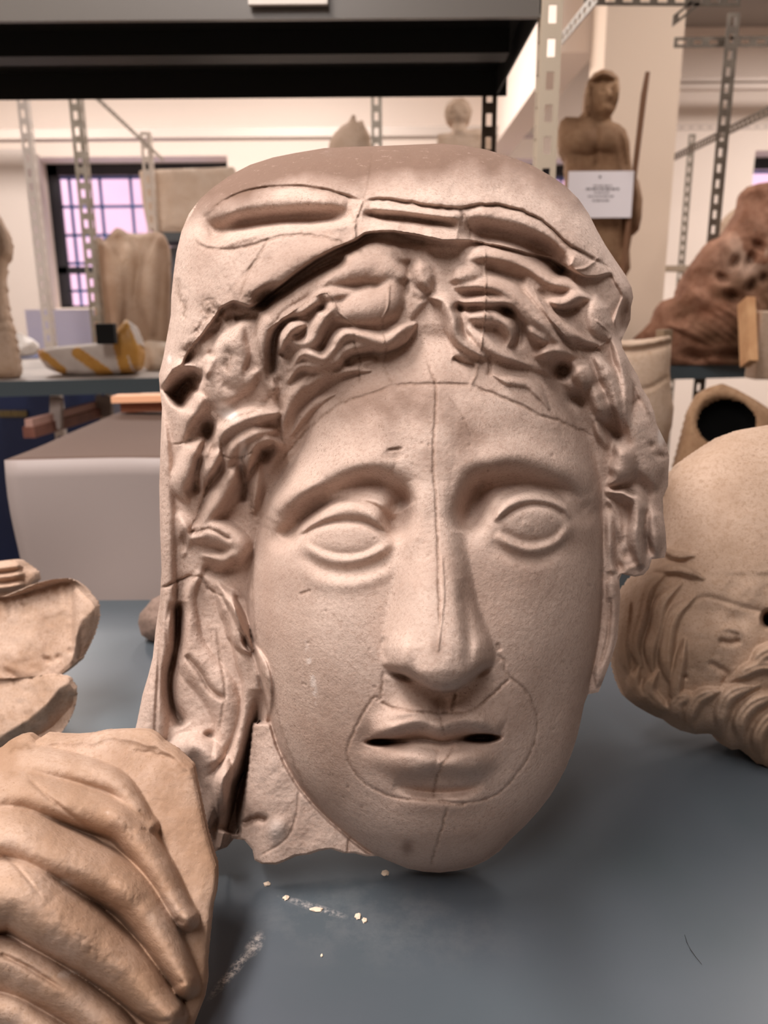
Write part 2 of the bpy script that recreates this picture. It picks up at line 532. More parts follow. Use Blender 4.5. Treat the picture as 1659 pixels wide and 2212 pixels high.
# ================================================================== the large cast head
HEAD_OUT = [(345,840),(343,810),(352,775),(362,720),(369,680),(370,640),(375,590),(381,545),(392,500),(408,462),(430,432),(460,405),(498,378),(540,356),(590,340),(640,330),
  (700,320),(760,317),(830,315),(900,312),(950,310),(1000,314),(1050,323),(1100,338),(1145,355),(1185,377),(1222,402),(1250,430),(1272,462),(1290,498),(1308,530),(1328,560),
  (1350,592),(1364,620),(1368,642),(1363,662),(1362,690),(1352,715),(1342,735),(1345,752),(1362,785),(1378,812),(1388,840),(1402,862),(1413,890),(1418,915),(1430,940),(1441,962),
  (1446,985),(1444,1020),(1443,1050),(1432,1075),(1433,1110),(1438,1150),(1440,1185),(1436,1205),(1408,1208),(1402,1228),(1390,1242),(1372,1246),(1343,1240),(1338,1252),
  (1340,1290),(1338,1330),(1334,1380),(1322,1420),(1306,1462),(1293,1495),(1270,1500),(1262,1520),(1255,1555),(1247,1590),(1236,1625),(1222,1660),(1206,1690),(1188,1720),
  (1163,1752),(1133,1785),(1104,1812),(1080,1838),(1052,1858),(1020,1873),(985,1881),(950,1885),(915,1883),(880,1876),(845,1862),(815,1849),(790,1850),(765,1843),(742,1843),(715,1834),(690,1838),
  (668,1846),(640,1849),(612,1862),(596,1868),(565,1866),(550,1858),(545,1835),(528,1815),(505,1812),(490,1830),(468,1838),(455,1850),(430,1842),(405,1800),
  (370,1740),(330,1690),(290,1640),(286,1600),(296,1560),(308,1500),(320,1460),(330,1420),(336,1360),(345,1300),(349,1230),(346,1150),(344,1050),(347,950),(350,880)]
FACE_OUT = [(640,960),(600,1010),(575,1060),(562,1110),(552,1160),(540,1220),(534,1290),(538,1350),(548,1405),(560,1450),(572,1500),(584,1560),(598,1610),(618,1655),(645,1700),
  (680,1742),(720,1780),(760,1815),(800,1845),(840,1863),(880,1876),(915,1883),(950,1885),(985,1881),(1020,1873),(1052,1858),(1080,1838),(1104,1812),(1133,1785),(1163,1752),
  (1188,1720),(1206,1690),(1222,1660),(1236,1625),(1247,1590),(1255,1555),(1262,1520),(1272,1470),(1284,1420),(1294,1360),(1300,1290),(1304,1200),(1304,1100),(1302,1020),(1290,950),
  (1260,860),(1200,740),(1100,640),(960,590),(820,600),(700,680),(640,800)]
SKULL = [(345,840),(343,810),(362,720),(370,640),(381,545),(408,462),(460,405),(540,356),(640,330),(760,317),(900,312),(1000,314),(1100,338),(1185,377),(1250,430),(1290,498),
  (1328,560),(1364,620),(1368,650),(1352,715),(1372,800),(1413,890),(1446,985),(1443,1100),(1440,1250),(1400,1400),(1200,1560),(800,1600),(520,1560),(400,1400),(345,1200),(342,1000)]

c = Carving((280, 300, 1456, 1896), 2)
X, Y = c.X, c.Y
iw = c.inflate(HEAD_OUT, 3.0)
isk = c.inflate(SKULL, 2.4)
ifc = c.inflate(FACE_OUT, 2.5)
# flat slab of cloth and neck, skull dome, face dome
H = 26 * iw ** 0.7
H = smax(H, -2 + 268 * isk * np.interp(Y, [700, 900, 1060, 1250, 1420], [1, .72, .42, .22, 0]), 8.0)
lean = np.interp(Y, [560, 850, 1050, 1300, 1600, 1800, 1890], [0, 18, 16, 2, 0, 6, -10])
Hf = 8 + 322 * ifc + lean * ifc
c.H = smax(H, np.where(ifc > 0, Hf, -500), 10.0)
c.H = blur(c.H, 2)
SK = c.H.copy()

# --------------------------- face
# brow ridges and eye sockets
c.stroke([(600,1110),(640,1062),(710,1022),(790,1003),(850,1015)], 40, 20, (.25,.2))
c.stroke([(1015,1035),(1070,992),(1150,990),(1225,1020),(1270,1060)], 36, 16, (.2,.25))
c.stroke([(872,1100),(855,1068),(805,1042),(740,1058),(682,1090),(637,1134),(612,1164)], 22, -42, (.05,.15))
c.pit(866, 1108, 30, 50, 62, 0.1); c.pit(810, 1046, 74, 30, 20, .05); c.pit(616, 1160, 34, 22, 30, -0.4)
c.stroke([(1008,1150),(1012,1100),(1045,1060),(1100,1042),(1170,1048),(1235,1072),(1268,1105)], 25, -42, (.12,.3))
c.pit(1026, 1085, 30, 60, 62, 0.2); c.pit(1080, 1036, 60, 28, 22, -.2); c.pit(1266, 1108, 26, 22, 20)
c.pit(745, 1160, 150, 72, 22); c.pit(1140, 1130, 135, 68, 20)
# upper fold above left eye, bulge at its outer end
c.stroke([(578,1120),(600,1090),(650,1060),(700,1040)], 26, 14, (.2,.3))
# folds over the lids
c.crease([(606,1166),(636,1140),(686,1098),(748,1074),(810,1074),(852,1096)], 8, 12, .1, (.1,.15)); c.stroke([(575,1140),(590,1105),(630,1070),(690,1035)], 24, 16, (.15,.3))
c.crease([(1040,1094),(1082,1058),(1150,1042),(1220,1056),(1256,1080)], 9, 12, 0, (.2,.2))
c.stroke([(885,1040),(900,1090),(895,1150),(880,1210)], 16, 9, (.2,.3)); c.pit(560, 1200, 20, 30, 6)
# eyeballs
c.pit(745, 1160, 92, 46, -24, 0.03, 3.0); c.pit(1145, 1128, 76, 44, -24, -0.03, 3.0)
# lids: left eye of the photo
c.lock([(640,1156),(672,1126),(716,1104),(762,1100),(806,1114),(842,1150)], [8,17,20,20,17,9], 16, 4, ends=(.08,.08), sharp=.45)
c.crease([(648,1160),(690,1136),(740,1126),(790,1130),(830,1152)], 5, 15, .25, (.1,.1))
c.crease([(634,1144),(672,1108),(716,1086),(766,1082),(815,1096),(850,1134)], 7, 16, .3, (.15,.1))
c.stroke([(650,1172),(682,1196),(725,1211),(775,1209),(822,1190),(848,1166)], 12, 13, (.15,.15))
c.crease([(660,1168),(692,1186),(735,1196),(785,1192),(826,1170)], 5, 5, .08, (.25,.25))
c.stroke([(655,1205),(700,1232),(760,1236),(820,1214),(850,1190)], 13, -6, (.2,.2))
c.stroke([(640,1215),(690,1255),(760,1262),(830,1240),(862,1200)], 16, 6, (.2,.2))
c.pit(842, 1132, 24, 20, 16, .4, stain=.45)
# right eye of the photo
c.lock([(1068,1124),(1098,1092),(1138,1074),(1180,1076),(1215,1094),(1232,1118)], [8,15,18,17,13,7], 15, 4, ends=(.08,.12), sharp=.45)
c.crease([(1078,1124),(1112,1100),(1150,1090),(1190,1096),(1222,1114)], 5, 13, .25)
c.crease([(1052,1120),(1082,1080),(1130,1056),(1185,1058),(1228,1082)], 6, 10, .2)
c.stroke([(1072,1154),(1105,1177),(1150,1187),(1198,1174),(1224,1148),(1232,1128)], 11, 13, (.15,.15))
c.crease([(1085,1146),(1120,1164),(1155,1168),(1195,1156),(1215,1136)], 5, 6, .1)
c.stroke([(1060,1172),(1110,1204),(1170,1208),(1220,1180)], 12, -7, (.2,.2))
c.crease([(1120,1127),(1132,1122),(1140,1130),(1138,1144)], 2, 2.5, .2)
for p in ((1135,1130),(1142,1138)): c.pit(*p, 5, 7, -3)
for ex_, ey_ in ((745,1160),(1145,1130)):
    nb = np.exp(-np.hypot((X - ex_) / 120, (Y - ey_) / 80) ** 4)
    c.H = c.H * (1 - nb) + blur(c.H, 5) * nb
# cheeks, nasolabial planes
c.pit(690, 1380, 150, 170, -12); c.pit(1180, 1330, 110, 170, -12)
c.pit(640, 1560, 90, 150, 10, -.4); c.pit(1185, 1540, 60, 140, 8, .35)

# nose: wedge with flat ridge and steep flanks
yy = Y
xc = np.interp(yy, [980, 1100, 1250, 1440, 1500], [935, 938, 944, 952, 955])
wd2 = np.interp(yy, [980, 1080, 1200, 1350, 1440, 1500], [46, 30, 30, 36, 34, 20])
ridge = np.interp(yy, [960, 1040, 1120, 1200, 1300, 1400, 1450, 1480, 1500], [0, 4, 20, 45, 84, 122, 132, 122, 90])
ex = np.clip(np.abs(X - xc) - wd2, 0, None)
flank = np.interp(yy, [980, 1080, 1180, 1300, 1400, 1450], [52, 46, 52, 72, 92, 92])
flank = flank * np.where(X < xc, 1.0, np.interp(yy, [1000, 1300, 1420], [.72, .72, .88]))
N_ = ridge * (1 - np.clip(ex / flank, 0, 2) ** np.interp(yy, [1000, 1300, 1420], [1.3, 1.35, 1.75])) + 2
N_ -= np.clip(np.abs(X - xc) / (wd2 + 1), 0, 1) ** 3 * 6
N_ += 20 * np.exp(-np.hypot((X - 862) / 34, (Y - 1412) / 42) ** 2.4) + 18 * np.exp(-np.hypot((X - 1042) / 32, (Y - 1402) / 42) ** 2.4)
N_ -= 9 * np.exp(-np.hypot((X - 898) / 16, (Y - 1420) / 50) ** 2) + 9 * np.exp(-np.hypot((X - 1012) / 14, (Y - 1410) / 50) ** 2)
under = np.interp(X, [815, 828, 845, 872, 900, 930, 955, 985, 1008, 1035, 1060, 1078], [1432, 1440, 1447, 1455, 1470, 1488, 1494, 1489, 1474, 1450, 1434, 1420])
cut = np.clip((under - yy) / 9.0, 0, 1) ** .6
base = c.H.copy()
Hn = smax(base, base + N_, 10)
# wings of the nose
ball = 138 * np.sqrt(np.clip(1 - np.hypot((X - 955) / 62, (Y - 1440) / 74) ** 2, 0, 1)) - 8
Hn = smax(Hn, base + np.where(ball > 0, ball, -30), 18)
lower = np.clip((yy - (under - 26)) / 26, 0, 1) ** 1.5 * 9 * np.clip((Hn - base) / 60, 0, 1)
c.H = base * (1 - cut) + (Hn - lower) * cut
nb = np.exp(-np.hypot((X - 950) / 150, (Y - 1400) / 90) ** 4)
c.H = c.H * (1 - nb) + blur(c.H, 7) * nb
c.stroke([(1000,1250),(1010,1340),(1020,1430)], 12, -7, (.2,.2)); c.stroke([(832,1375),(828,1400),(836,1430)], 6, -8)
c.crease([(1074,1390),(1080,1405)], 4, 6, .3)
# nostrils
c.pit(868, 1462, 24, 7, 22, .25, stain=.5); c.pit(1045, 1452, 20, 6, 10, -.5, stain=.3)
# lip area
c.stroke([(800,1575),(870,1552),(925,1545),(950,1556),(975,1545),(1030,1552),(1085,1575)], 26, 26, (.15,.15))
c.stroke([(950,1505),(950,1545)], 18, -8)
c.pit(885,1530,36,30,-8); c.pit(1015,1528,36,30,-8)
c.stroke([(800,1592),(850,1578),(905,1566),(950,1576),(1000,1563),(1045,1570),(1078,1582)], 17, 24, (.2,.2), 2.6)
c.stroke([(840,1550),(900,1535),(930,1530)], 10, 6); c.stroke([(975,1530),(1010,1535),(1060,1555)], 10, 6); c.pit(952,1528,13,26,7)
c.crease([(800,1601),(850,1601),(910,1598),(960,1604),(1010,1596),(1068,1593)], 8, 34, .25, (.06,.06))
c.pit(824, 1603, 28, 7, 100, 0.0, 4, stain=.8); c.pit(862, 1602, 24, 5, 22, 0, 3)
c.pit(1040, 1594, 36, 9, 100, -0.03, 5, stain=.85)
c.stroke([(862,1602),(910,1604),(960,1606),(990,1604)], 9, 15, (.2,.2)); c.pit(985,1606,9,7,-10)
# lower lip
c.pit(888, 1646, 62, 34, -44, .05, 3.2); c.pit(1008, 1646, 56, 32, -44, -.06, 3.2); c.pit(948, 1652, 60, 28, -10)
c.crease([(950,1618),(944,1650),(940,1684)], 9, 5)
c.stroke([(850,1694),(900,1708),(950,1712),(1008,1706),(1046,1688)], 11, -22, (.25,.25)); c.stroke([(850,1732),(950,1740),(1046,1728)], 18, 9, (.3,.3))
c.pit(838,1655,30,26,6); c.pit(1068,1650,30,26,6)
c.pit(945,1790,130,70,-18)
c.pit(790,1600,18,26,9)

# seams of the piece mould on the face
c.crease([(604,1000),(640,955),(690,905),(740,872),(790,855),(850,832)], 2.4, 4, .7, jitter=.8)
c.crease([(850,832),(900,830),(960,829),(1018,832)], 2.4, 5, .8, jitter=.8)
c.crease([(1018,832),(1070,852),(1120,873),(1165,896),(1200,908),(1240,922),(1280,943)], 2.6, 6, .9, jitter=1.0)
c.crease([(922,768),(930,800),(940,829),(943,870),(938,930),(936,1000),(942,1080),(946,1180),(948,1280),(952,1380)], 2.0, 5, .9, jitter=.7)
c.crease([(955,1200),(957,1300),(945,1410)], 1.6, -5, .5, jitter=.5)
c.crease([(836,742),(830,790),(838,812),(850,832)], 2.2, -3, .7, jitter=.6)
c.crease([(1040,760),(1030,800),(1018,832)], 2.4, -4, .7, jitter=.6)
c.crease([(828,1450),(825,1490),(822,1510),(808,1508),(785,1538),(765,1580),(750,1620),(757,1655),(790,1692),(830,1715),(870,1726),(925,1729),(990,1734),(1035,1730),(1080,1710),(1120,1668),(1150,1615),(1160,1570),(1152,1520),(1130,1485),(1104,1464),(1092,1450),(1090,1430),(1072,1414)], 2.2, 4, .75, (.01,.01), jitter=.8)
c.crease([(822,1516),(850,1530),(900,1537),(960,1541),(1010,1538),(1050,1512),(1085,1480),(1100,1466)], 2.4, 6, .9, (.02,.02), jitter=.8)
c.crease([(985,1497),(976,1538)], 3, 8, .9); c.crease([(950,1545),(957,1575),(962,1590)], 2, 4, .8)
c.crease([(978,1612),(955,1655),(942,1682),(936,1728)], 2.6, 5, .95, jitter=.9)
c.crease([(948,1730),(990,1738),(1008,1736)], 5, 5, .9); c.crease([(966,1742),(955,1790),(942,1830),(930,1872)], 2.2, 5, .8, jitter=.8)
c.crease([(566,1430),(580,1480),(600,1545),(620,1610),(648,1680),(690,1740)], 3.0, -5, .6, jitter=1.4)
c.crease([(552,1160),(546,1250),(548,1330),(556,1400)], 2.0, 3, .6)
c.crease([(965,850),(1000,900),(1020,945)], 1.5, 2, .5); c.crease([(645,1284),(672,1275)], 2.5, 4, 1); c.crease([(835,973),(872,968)], 2.5, 6, 1, (.2,.2))
c.pit(850, 982, 22, 12, 4, -.1, 4, stain=.35)
c.crease([(1304,1130),(1300,1240),(1296,1330),(1284,1420),(1268,1490)], 3, 10, .5)
for k_ in range(70):
    x_, y_ = random.uniform(580, 1280), random.uniform(870, 1850)
    c.pit(x_, y_, random.uniform(2, 4), random.uniform(2, 4), random.uniform(.8, 3), stain=random.uniform(.2, .8))
# jaw strip seam plane left of the face
c.stroke([(548,1410),(560,1500),(590,1600),(650,1715),(740,1800)], 10, 10, (.1,.1))

# --------------------------- cloth falling at the left, and the broken neck
c.lock([(350,880),(352,1000),(358,1150),(362,1280),(352,1400),(336,1500),(318,1600)], [10,22,24,18,22,30,44], 34, 8, ends=(.1,.02), sharp=.45)
c.crease([(350,1270),(346,1350),(342,1450),(336,1560),(336,1610)], 3, 8, .4)
c.crease([(384,1300),(380,1400),(366,1460),(372,1520),(396,1570)], 11, 75, .5, (.06,.05))
c.pit(388,1340,10,60,40,stain=.5)
c.lock([(430,1240),(400,1300),(400,1380),(430,1440),(470,1490),(490,1560),(470,1640)], [20,34,38,42,42,40,30], 30, 12)
c.crease([(400,1415),(430,1450),(455,1490),(485,1512)], 6, 20, .5)
c.lock([(500,1280),(520,1380),(555,1470),(548,1560),(515,1640),(480,1690),(488,1760),(475,1840)], [14,22,34,34,30,24,30,26], 60, 8, strands=1, g=8)
c.lock([(470,1280),(500,1330),(516,1390),(540,1412)], [16,22,20,8], 48, 8)
c.lock([(470,1262),(500,1300),(525,1350),(545,1405)], [8,12,12,6], 74, 5)
c.crease([(345,1275),(380,1256),(428,1245),(455,1275),(490,1290)], 2.6, 9, .8, jitter=.8)
c.crease([(467,1360),(475,1420),(486,1485),(480,1540),(470,1590)], 2.2, 5, .8)
c.stroke([(400,1600),(440,1620),(470,1660)], 26, 26); c.pit(452,1588,10,8,25,stain=.6)
c.lock([(345,1640),(400,1620),(450,1640),(470,1700),(450,1780)], [30,40,40,34,26], 44, 12)
# deep gap between cloth and neck
c.crease([(558,1490),(548,1580),(530,1660),(508,1740),(498,1800)], 15, 120, .7, (.35,.02))
c.crease([(562,1460),(558,1530),(540,1620),(520,1700)], 16, 34, .3, (.5,.2))
# neck block
nk = (X > 530 + (1700 - Y) * 0.12) & (Y > 1560) & (ifc < 0.001)
nkd = np.where(nk, 30 + np.clip((X - 540) / 8, 0, 6) * 5, 0)
c.H = np.where(nk, np.maximum(c.H, 8 + blur(nkd, 3)), c.H)
c.crease([(520,1780),(545,1772),(568,1770),(575,1776)], 6, 22, .9, jitter=1.5)
c.crease([(755,1806),(752,1842)], 2.5, 10, .8); c.crease([(646,1700),(640,1760),(618,1812),(560,1850)], 2, 4, .5)
c.pit(600,1790,18,26,-10,.4)
nbnd = np.clip(blur((ifc > .001).astype(float), 3), 0, 1); nbnd = (1 - np.abs(2 * nbnd - 1)) * np.clip((Y - 1480) / 60, 0, 1)
c.H = c.H * (1 - nbnd) + blur(c.H, 5) * nbnd
tc_ = (X > 578) & (X < 640) & (Y > 1745) & (Y < 1825)
c.chip += .5 * np.exp(-np.hypot((X - 598) / 18, (Y - 1795) / 26) ** 3)

# --------------------------- hair. The ground for the locks:
HAIRG = [(560,665),(600,700),(640,690),(700,600),(760,540),(900,530),(1000,520),(1110,545),(1200,600),(1290,640),(1345,735),(1375,810),(1413,890),(1446,985),(1443,1080),(1440,1190),
  (1405,1215),(1385,1245),(1340,1240),(1305,1230),(1304,1050),(1290,950),(1262,870),(1200,815),(1120,790),(1035,775),(985,770),(955,690),(930,640),(890,690),(850,745),(790,790),(700,835),(640,880),(625,960),
  (598,985),(570,1050),(556,1120),(545,1180),(530,1290),(480,1290),(420,1250),(360,1230),(350,1000),(350,860),(440,800),(470,740),(520,700)]
hg = inside(HAIRG, X, Y)
hgb = blur(hg.astype(float), 8)
c.H += hgb * 16 * (np.clip((1100 - Y) / 300, 0.2, 1))
c.B = blur(c.H, 3)

# front left masses
c.lock([(880,600),(800,575),(720,590),(650,630),(600,670),(572,720),(566,780),(580,840)], [30,40,38,32,28,24,20,14], 34, 8, ends=(.1,.2))
c.lock([(884,560),(830,545),(770,555),(730,575)], [22,30,26,16], 22, 8)
c.lock([(770,632),(700,640),(655,664),(612,684),(588,720)], [20,22,18,16,10], 42, 4)
c.lock([(850,600),(830,650),(770,668),(715,680),(690,705)], [34,46,44,30,16], 44, 8)
c.lock([(770,668),(715,668),(690,700),(672,738),(640,742),(615,718)], [28,22,20,20,18,10], 46, 4)
c.lock([(895,700),(836,738),(785,728),(748,722),(722,748),(700,774),(655,764),(624,800)], [20,24,22,17,18,20,17,8], 48, 4, ends=(.1,.2))
c.lock([(845,742),(795,745),(756,752),(728,776),(700,792),(650,790),(620,826)], [14,20,22,18,17,15,8], 38, 4)
c.lock([(660,700),(628,712),(612,738),(606,764)], [14,16,15,9], 48, 3)
c.lock([(800,800),(740,800),(690,812),(640,846),(615,900),(612,948)], [14,17,18,18,16,8], 20, 6)
c.lock([(725,850),(690,866),(655,900),(630,940)], [9,12,12,6], 14, 6)
c.lock([(600,800),(590,830),(592,860)], [10,14,8], 30, 5)
c.crease([(620,696),(598,716),(590,752),(592,800),(600,836)], 8, 34, .85, (.1,.1))
c.crease([(690,640),(700,656),(690,672)], 6, 20, .5); c.pit(697,667,9,6,30,stain=1)
c.crease([(690,768),(700,752),(722,740)], 6, 14, .4); c.crease([(760,790),(748,772),(790,766),(822,772)], 6, 18, .4); c.crease([(658,830),(690,800),(740,796)], 5, 10, .4)
c.pit(608,766,6,5,30,stain=1)
c.crease([(884,560),(880,600),(876,640)], 4, 14, .6); c.crease([(890,640),(918,645),(945,612)], 3, 10, .7, jitter=1)
# middle: bound hair above the parting
c.lock([(905,560),(915,600),(930,630)], [22,26,16], 30, 6, strands=1, g=3)
c.stroke([(780,520),(860,505),(960,520),(1030,528)], 16, 14)
c.stroke([(760,545),(820,528),(900,540)], 10, 12)
# front right masses
def lk(pts, r, h, k=7, **kw):
    c.lock(pts, [r * .55, r, r, r, r * .55] if np.isscalar(r) else r, h, k, **kw)


lk([(1063,808),(1093,821),(1140,828),(1167,854),(1186,884)], 14, 14)
lk([(1006,562),(1053,545),(1103,552),(1154,575),(1194,606),(1241,622),(1276,648)], [26,27,24,22,20,18,10], 34)
lk([(975,605),(1010,592),(1044,598)], 26, 34)
lk([(1287,640),(1290,680),(1300,715),(1318,730)], 28, 30)
lk([(1134,622),(1170,660),(1207,703),(1247,730),(1302,748)], [14,20,22,20,12], 38)
lk([(1176,648),(1214,657),(1248,640),(1276,646)], 17, 46, 5)
lk([(986,620),(1047,616),(1087,626),(1127,656),(1167,696),(1204,736),(1240,770)], [16,20,22,22,20,18,10], 46, 5)
lk([(930,642),(962,652),(980,690),(988,727),(1028,760),(1046,772)], [12,18,17,17,18,12], 38, 5)
lk([(996,654),(1053,650),(1108,656),(1138,687),(1166,727)], [12,17,18,17,10], 40, 5)
lk([(1016,686),(1060,680),(1096,696),(1106,727),(1092,752)], [22,27,24,20,12], 32, 6)
lk([(1010,712),(1040,738),(1080,760),(1112,776),(1146,791)], [18,20,18,15,7], 30, 6)
lk([(1134,704),(1160,722),(1196,745)], 15, 36); lk([(1158,770),(1198,756),(1236,768)], 15, 38)
lk([(1243,786),(1262,816),(1260,846)], 25, 44, 6)
lk([(1285,770),(1312,806),(1330,852),(1340,896),(1346,934)], [16,22,22,20,10], 46, 5)
lk([(1281,830),(1294,872),(1312,910)], 19, 36, 6)
lk([(1321,727),(1341,774),(1351,821),(1354,888),(1360,940)], [12,16,14,13,8], 52, 5)
lk([(1353,770),(1381,821),(1408,888),(1436,958)], 19, 40, 6)
c.crease([(1048,578),(1090,594),(1136,608)], 8, 26, .5); c.crease([(1000,634),(1048,634),(1084,642)], 3, 6, .2)
c.crease([(1120,612),(1160,664),(1200,712),(1240,758)], 3, 10, .45); c.crease([(1165,624),(1182,654),(1208,672),(1254,668)], 7, 22, .5)
c.pit(1093,672,17,9,46,.3,3,stain=1); c.crease([(1086,672),(1108,690),(1122,720),(1116,752)], 6, 30, .45)
c.pit(991,666,10,9,42,0,3,stain=.7); c.crease([(992,668),(1000,706),(1012,734)], 5, 20, .35); c.crease([(990,664),(1040,668),(1085,668)], 4, 18, .35)
c.crease([(1024,706),(1050,702),(1080,706)], 4, 10, .4); c.pit(1071,714,5,4,12,stain=1); c.pit(1062,688,4,3,8,stain=1)
c.pit(1214,801,18,17,64,.3,3,stain=.9); c.pit(1247,862,22,16,26,.2,stain=.4); c.crease([(1238,738),(1268,750),(1296,752)], 7, 22, .5)
c.crease([(978,774),(1000,786),(1026,792)], 5, 16, .6); c.crease([(1052,768),(1058,790),(1056,812)], 4, 12, .5)
c.crease([(1300,790),(1318,850),(1332,920)], 3, 10, .4); c.crease([(1360,878),(1380,862),(1396,880),(1412,920)], 3, 8, .7, jitter=1); c.pit(1371,895,11,16,12,0,stain=.4)

# right column curls, in front of the missing ear
c.lock([(1285,900),(1300,930),(1312,965)], [10,18,14], 36, 5)
c.crease([(1284,905),(1302,918),(1320,935),(1340,948)], 10, 26, .5)
c.lock([(1330,960),(1350,990),(1338,1030),(1318,1046)], [16,30,30,16], 56, 6)
c.lock([(1378,880),(1392,940),(1404,1000),(1418,1050)], [24,38,40,20], 34, 8, ends=(.2,.2), sharp=.35)
c.pit(1322,930,24,26,36,0,stain=.2)
c.lock([(1310,1062),(1350,1066),(1376,1082),(1380,1120),(1376,1165),(1384,1218)], [10,14,20,20,24,22], 60, 4)
c.lock([(1316,1080),(1330,1120),(1340,1170)], [10,12,8], 30, 4)
c.lock([(1405,1090),(1416,1140),(1418,1195)], [14,20,20], 38, 5)
c.lock([(1318,1100),(1322,1170),(1324,1235)], [12,15,14], 18, 5)
c.crease([(1312,1085),(1330,1120),(1332,1170),(1330,1210),(1345,1235)], 7, 34, .5, (.1,.05))
c.crease([(1395,1100),(1392,1150),(1404,1200)], 6, 24, .4); c.pit(1364,1062,13,6,34,.3,3,stain=1); c.pit(1408,961,5,5,20,stain=1); c.pit(1432,984,13,6,22,.1,stain=.9)
c.pit(1350,1198,9,12,9,.4,stain=.8); c.pit(1345,1165,4,6,8,stain=.8); c.crease([(1308,1234),(1350,1230),(1395,1218)], 3.5, -8, .5)
c.crease([(1320,1060),(1350,1050),(1380,1045),(1410,1075)], 6, 16, .4)
# neck cloth strip below the right column
c.lock([(1322,1250),(1322,1330),(1312,1400),(1290,1480)], [14,16,18,16], 16, 5, ends=(.05,.1)); c.crease([(1318,1290),(1312,1380),(1294,1440)], 6, 14, .6)

# left clump of curls
c.lock([(520,700),(500,760),(520,820),(560,800)], [26,44,46,20], 34, 12)
c.lock([(470,760),(450,800),(470,850),(520,850)], [18,30,36,24], 30, 12)
c.lock([(412,840),(428,868),(408,905),(398,945)], [10,22,22,12], 54, 5)
c.lock([(440,945),(420,972),(403,1015),(392,1055),(404,1080)], [14,22,26,26,18], 60, 4)
c.lock([(456,950),(446,985),(436,1030),(440,1064)], [8,12,14,10], 50, 3)
c.lock([(604,892),(550,900),(508,918),(478,940),(474,980),(486,1000)], [12,26,28,24,22,10], 64, 4, strands=1.5, g=5)
c.lock([(594,930),(552,938),(512,962),(496,992),(486,1020)], [16,22,24,22,12], 68, 4)
c.lock([(478,960),(466,990),(452,1020),(448,1045)], [14,18,18,8], 66, 4)
c.lock([(520,990),(505,1020),(485,1055),(466,1090),(440,1130),(420,1140)], [12,22,24,24,22,12], 54, 5)
c.lock([(612,962),(580,952),(548,965),(536,1000),(530,1040)], [10,17,18,14,8], 64, 4)
c.lock([(560,1000),(552,1060),(548,1110)], [12,14,8], 40, 5)
c.lock([(415,1165),(455,1150),(495,1165),(515,1185),(490,1208),(440,1200)], [20,34,36,28,24,16], 60, 7)
c.lock([(386,1110),(400,1150),(395,1200)], [12,18,14], 34, 6)
c.crease([(560,975),(580,965),(596,962)], 8, 30, .7, (.1,.1)); c.pit(572,985,18,11,30,-.6,stain=.8)
c.crease([(520,1000),(530,1040),(525,1085)], 8, 36, .5); c.crease([(436,985),(428,1030),(424,1065)], 7, 26, .5)
c.crease([(462,1030),(446,1060),(430,1110)], 3, 12, .8, jitter=1)
c.crease([(405,1150),(430,1150),(450,1142),(500,1165)], 3, 14, .8, jitter=1); c.pit(396,1172,9,20,40,0,stain=.8)
c.crease([(440,1225),(470,1240),(500,1225),(515,1210)], 10, 30, .5)
# dark hollow in the broken curl at the far left
c.crease([(372,862),(392,836),(418,818),(436,822)], 17, 130, .95, (.02,.02)); c.crease([(385,880),(400,850),(425,830)], 14, 90, .9)
c.crease([(352,835),(370,808),(395,790),(430,795),(448,815)], 9, -34, .2, (.1,.1))
c.pit(450,930,14,20,60,.1,3,stain=.45)
c.chip = np.maximum(c.chip, .95 * np.exp(-np.hypot(((X - 488) * .8 + (Y - 888) * .6) / 30, (-(X - 488) * .6 + (Y - 888) * .8) / 14) ** 4))
c.chip = np.maximum(c.chip, .95 * np.exp(-np.hypot((X - 524 + (Y - 985) * .04) / 9, (Y - 985) / 32) ** 4))
c.chip = np.maximum(c.chip, .8 * np.exp(-np.hypot((X - 578 + (Y - 1010) * .35) / 12, (Y - 1010) / 38) ** 4) * .5)
c.chip = np.maximum(c.chip, .8 * np.exp(-np.hypot((X - 1428) / 8, (Y - 940) / 22) ** 3)); c.chip = np.maximum(c.chip, .7 * np.exp(-np.hypot((X - 366) / 5, (Y - 776) / 10) ** 3))
# broken edge of the cap above the left clump
c.crease([(400,790),(420,740),(450,690),(480,660)], 9, 12, .7, jitter=3)
c.stroke([(420,720),(440,760),(425,790)], 20, 18); c.pit(447,668,22,26,10,.4,stain=.8); c.pit(410,770,26,24,16,.3,stain=.35); c.crease([(465,720),(490,690),(510,676)], 8, 14, .5, jitter=2)
c.crease([(506,690),(535,684),(560,682)], 6, 24, .5); c.crease([(484,800),(492,775),(498,757)], 8, 12, .8, jitter=2); c.pit(458,765,8,7,14,stain=.6)
c.crease([(556,665),(553,720),(566,780),(582,830),(592,848),(560,880),(500,905),(470,920)], 3, 8, .7, (.05,.05), jitter=.8)
c.crease([(592,848),(604,880),(600,920),(612,952),(618,965)], 2.5, 7, .7, jitter=.8)
# --------------------------- the cap
CAP = [(340,850),(340,780),(360,560),(460,380),(700,300),(1000,290),(1250,400),(1400,620),(1370,740),(1338,735),(1325,690),(1345,640),(1318,590),(1290,600),(1262,598),(1226,580),(1190,560),(1130,545),(1080,532),
  (1010,520),(960,522),(900,508),(840,500),(790,505),(770,520),(745,530),(720,540),(680,562),(640,590),(600,622),(560,655),(540,665),(505,652),(480,664),(462,690),(440,720),(415,750),(392,790),(372,800)]
cp = inside(CAP, X, Y)
c.B = None
cpb = np.clip(blur(cp.astype(float), 5) * 2 - .5, 0, 1)
c.H += cpb * 52 * np.clip(iw * 1.2, 0, 1)
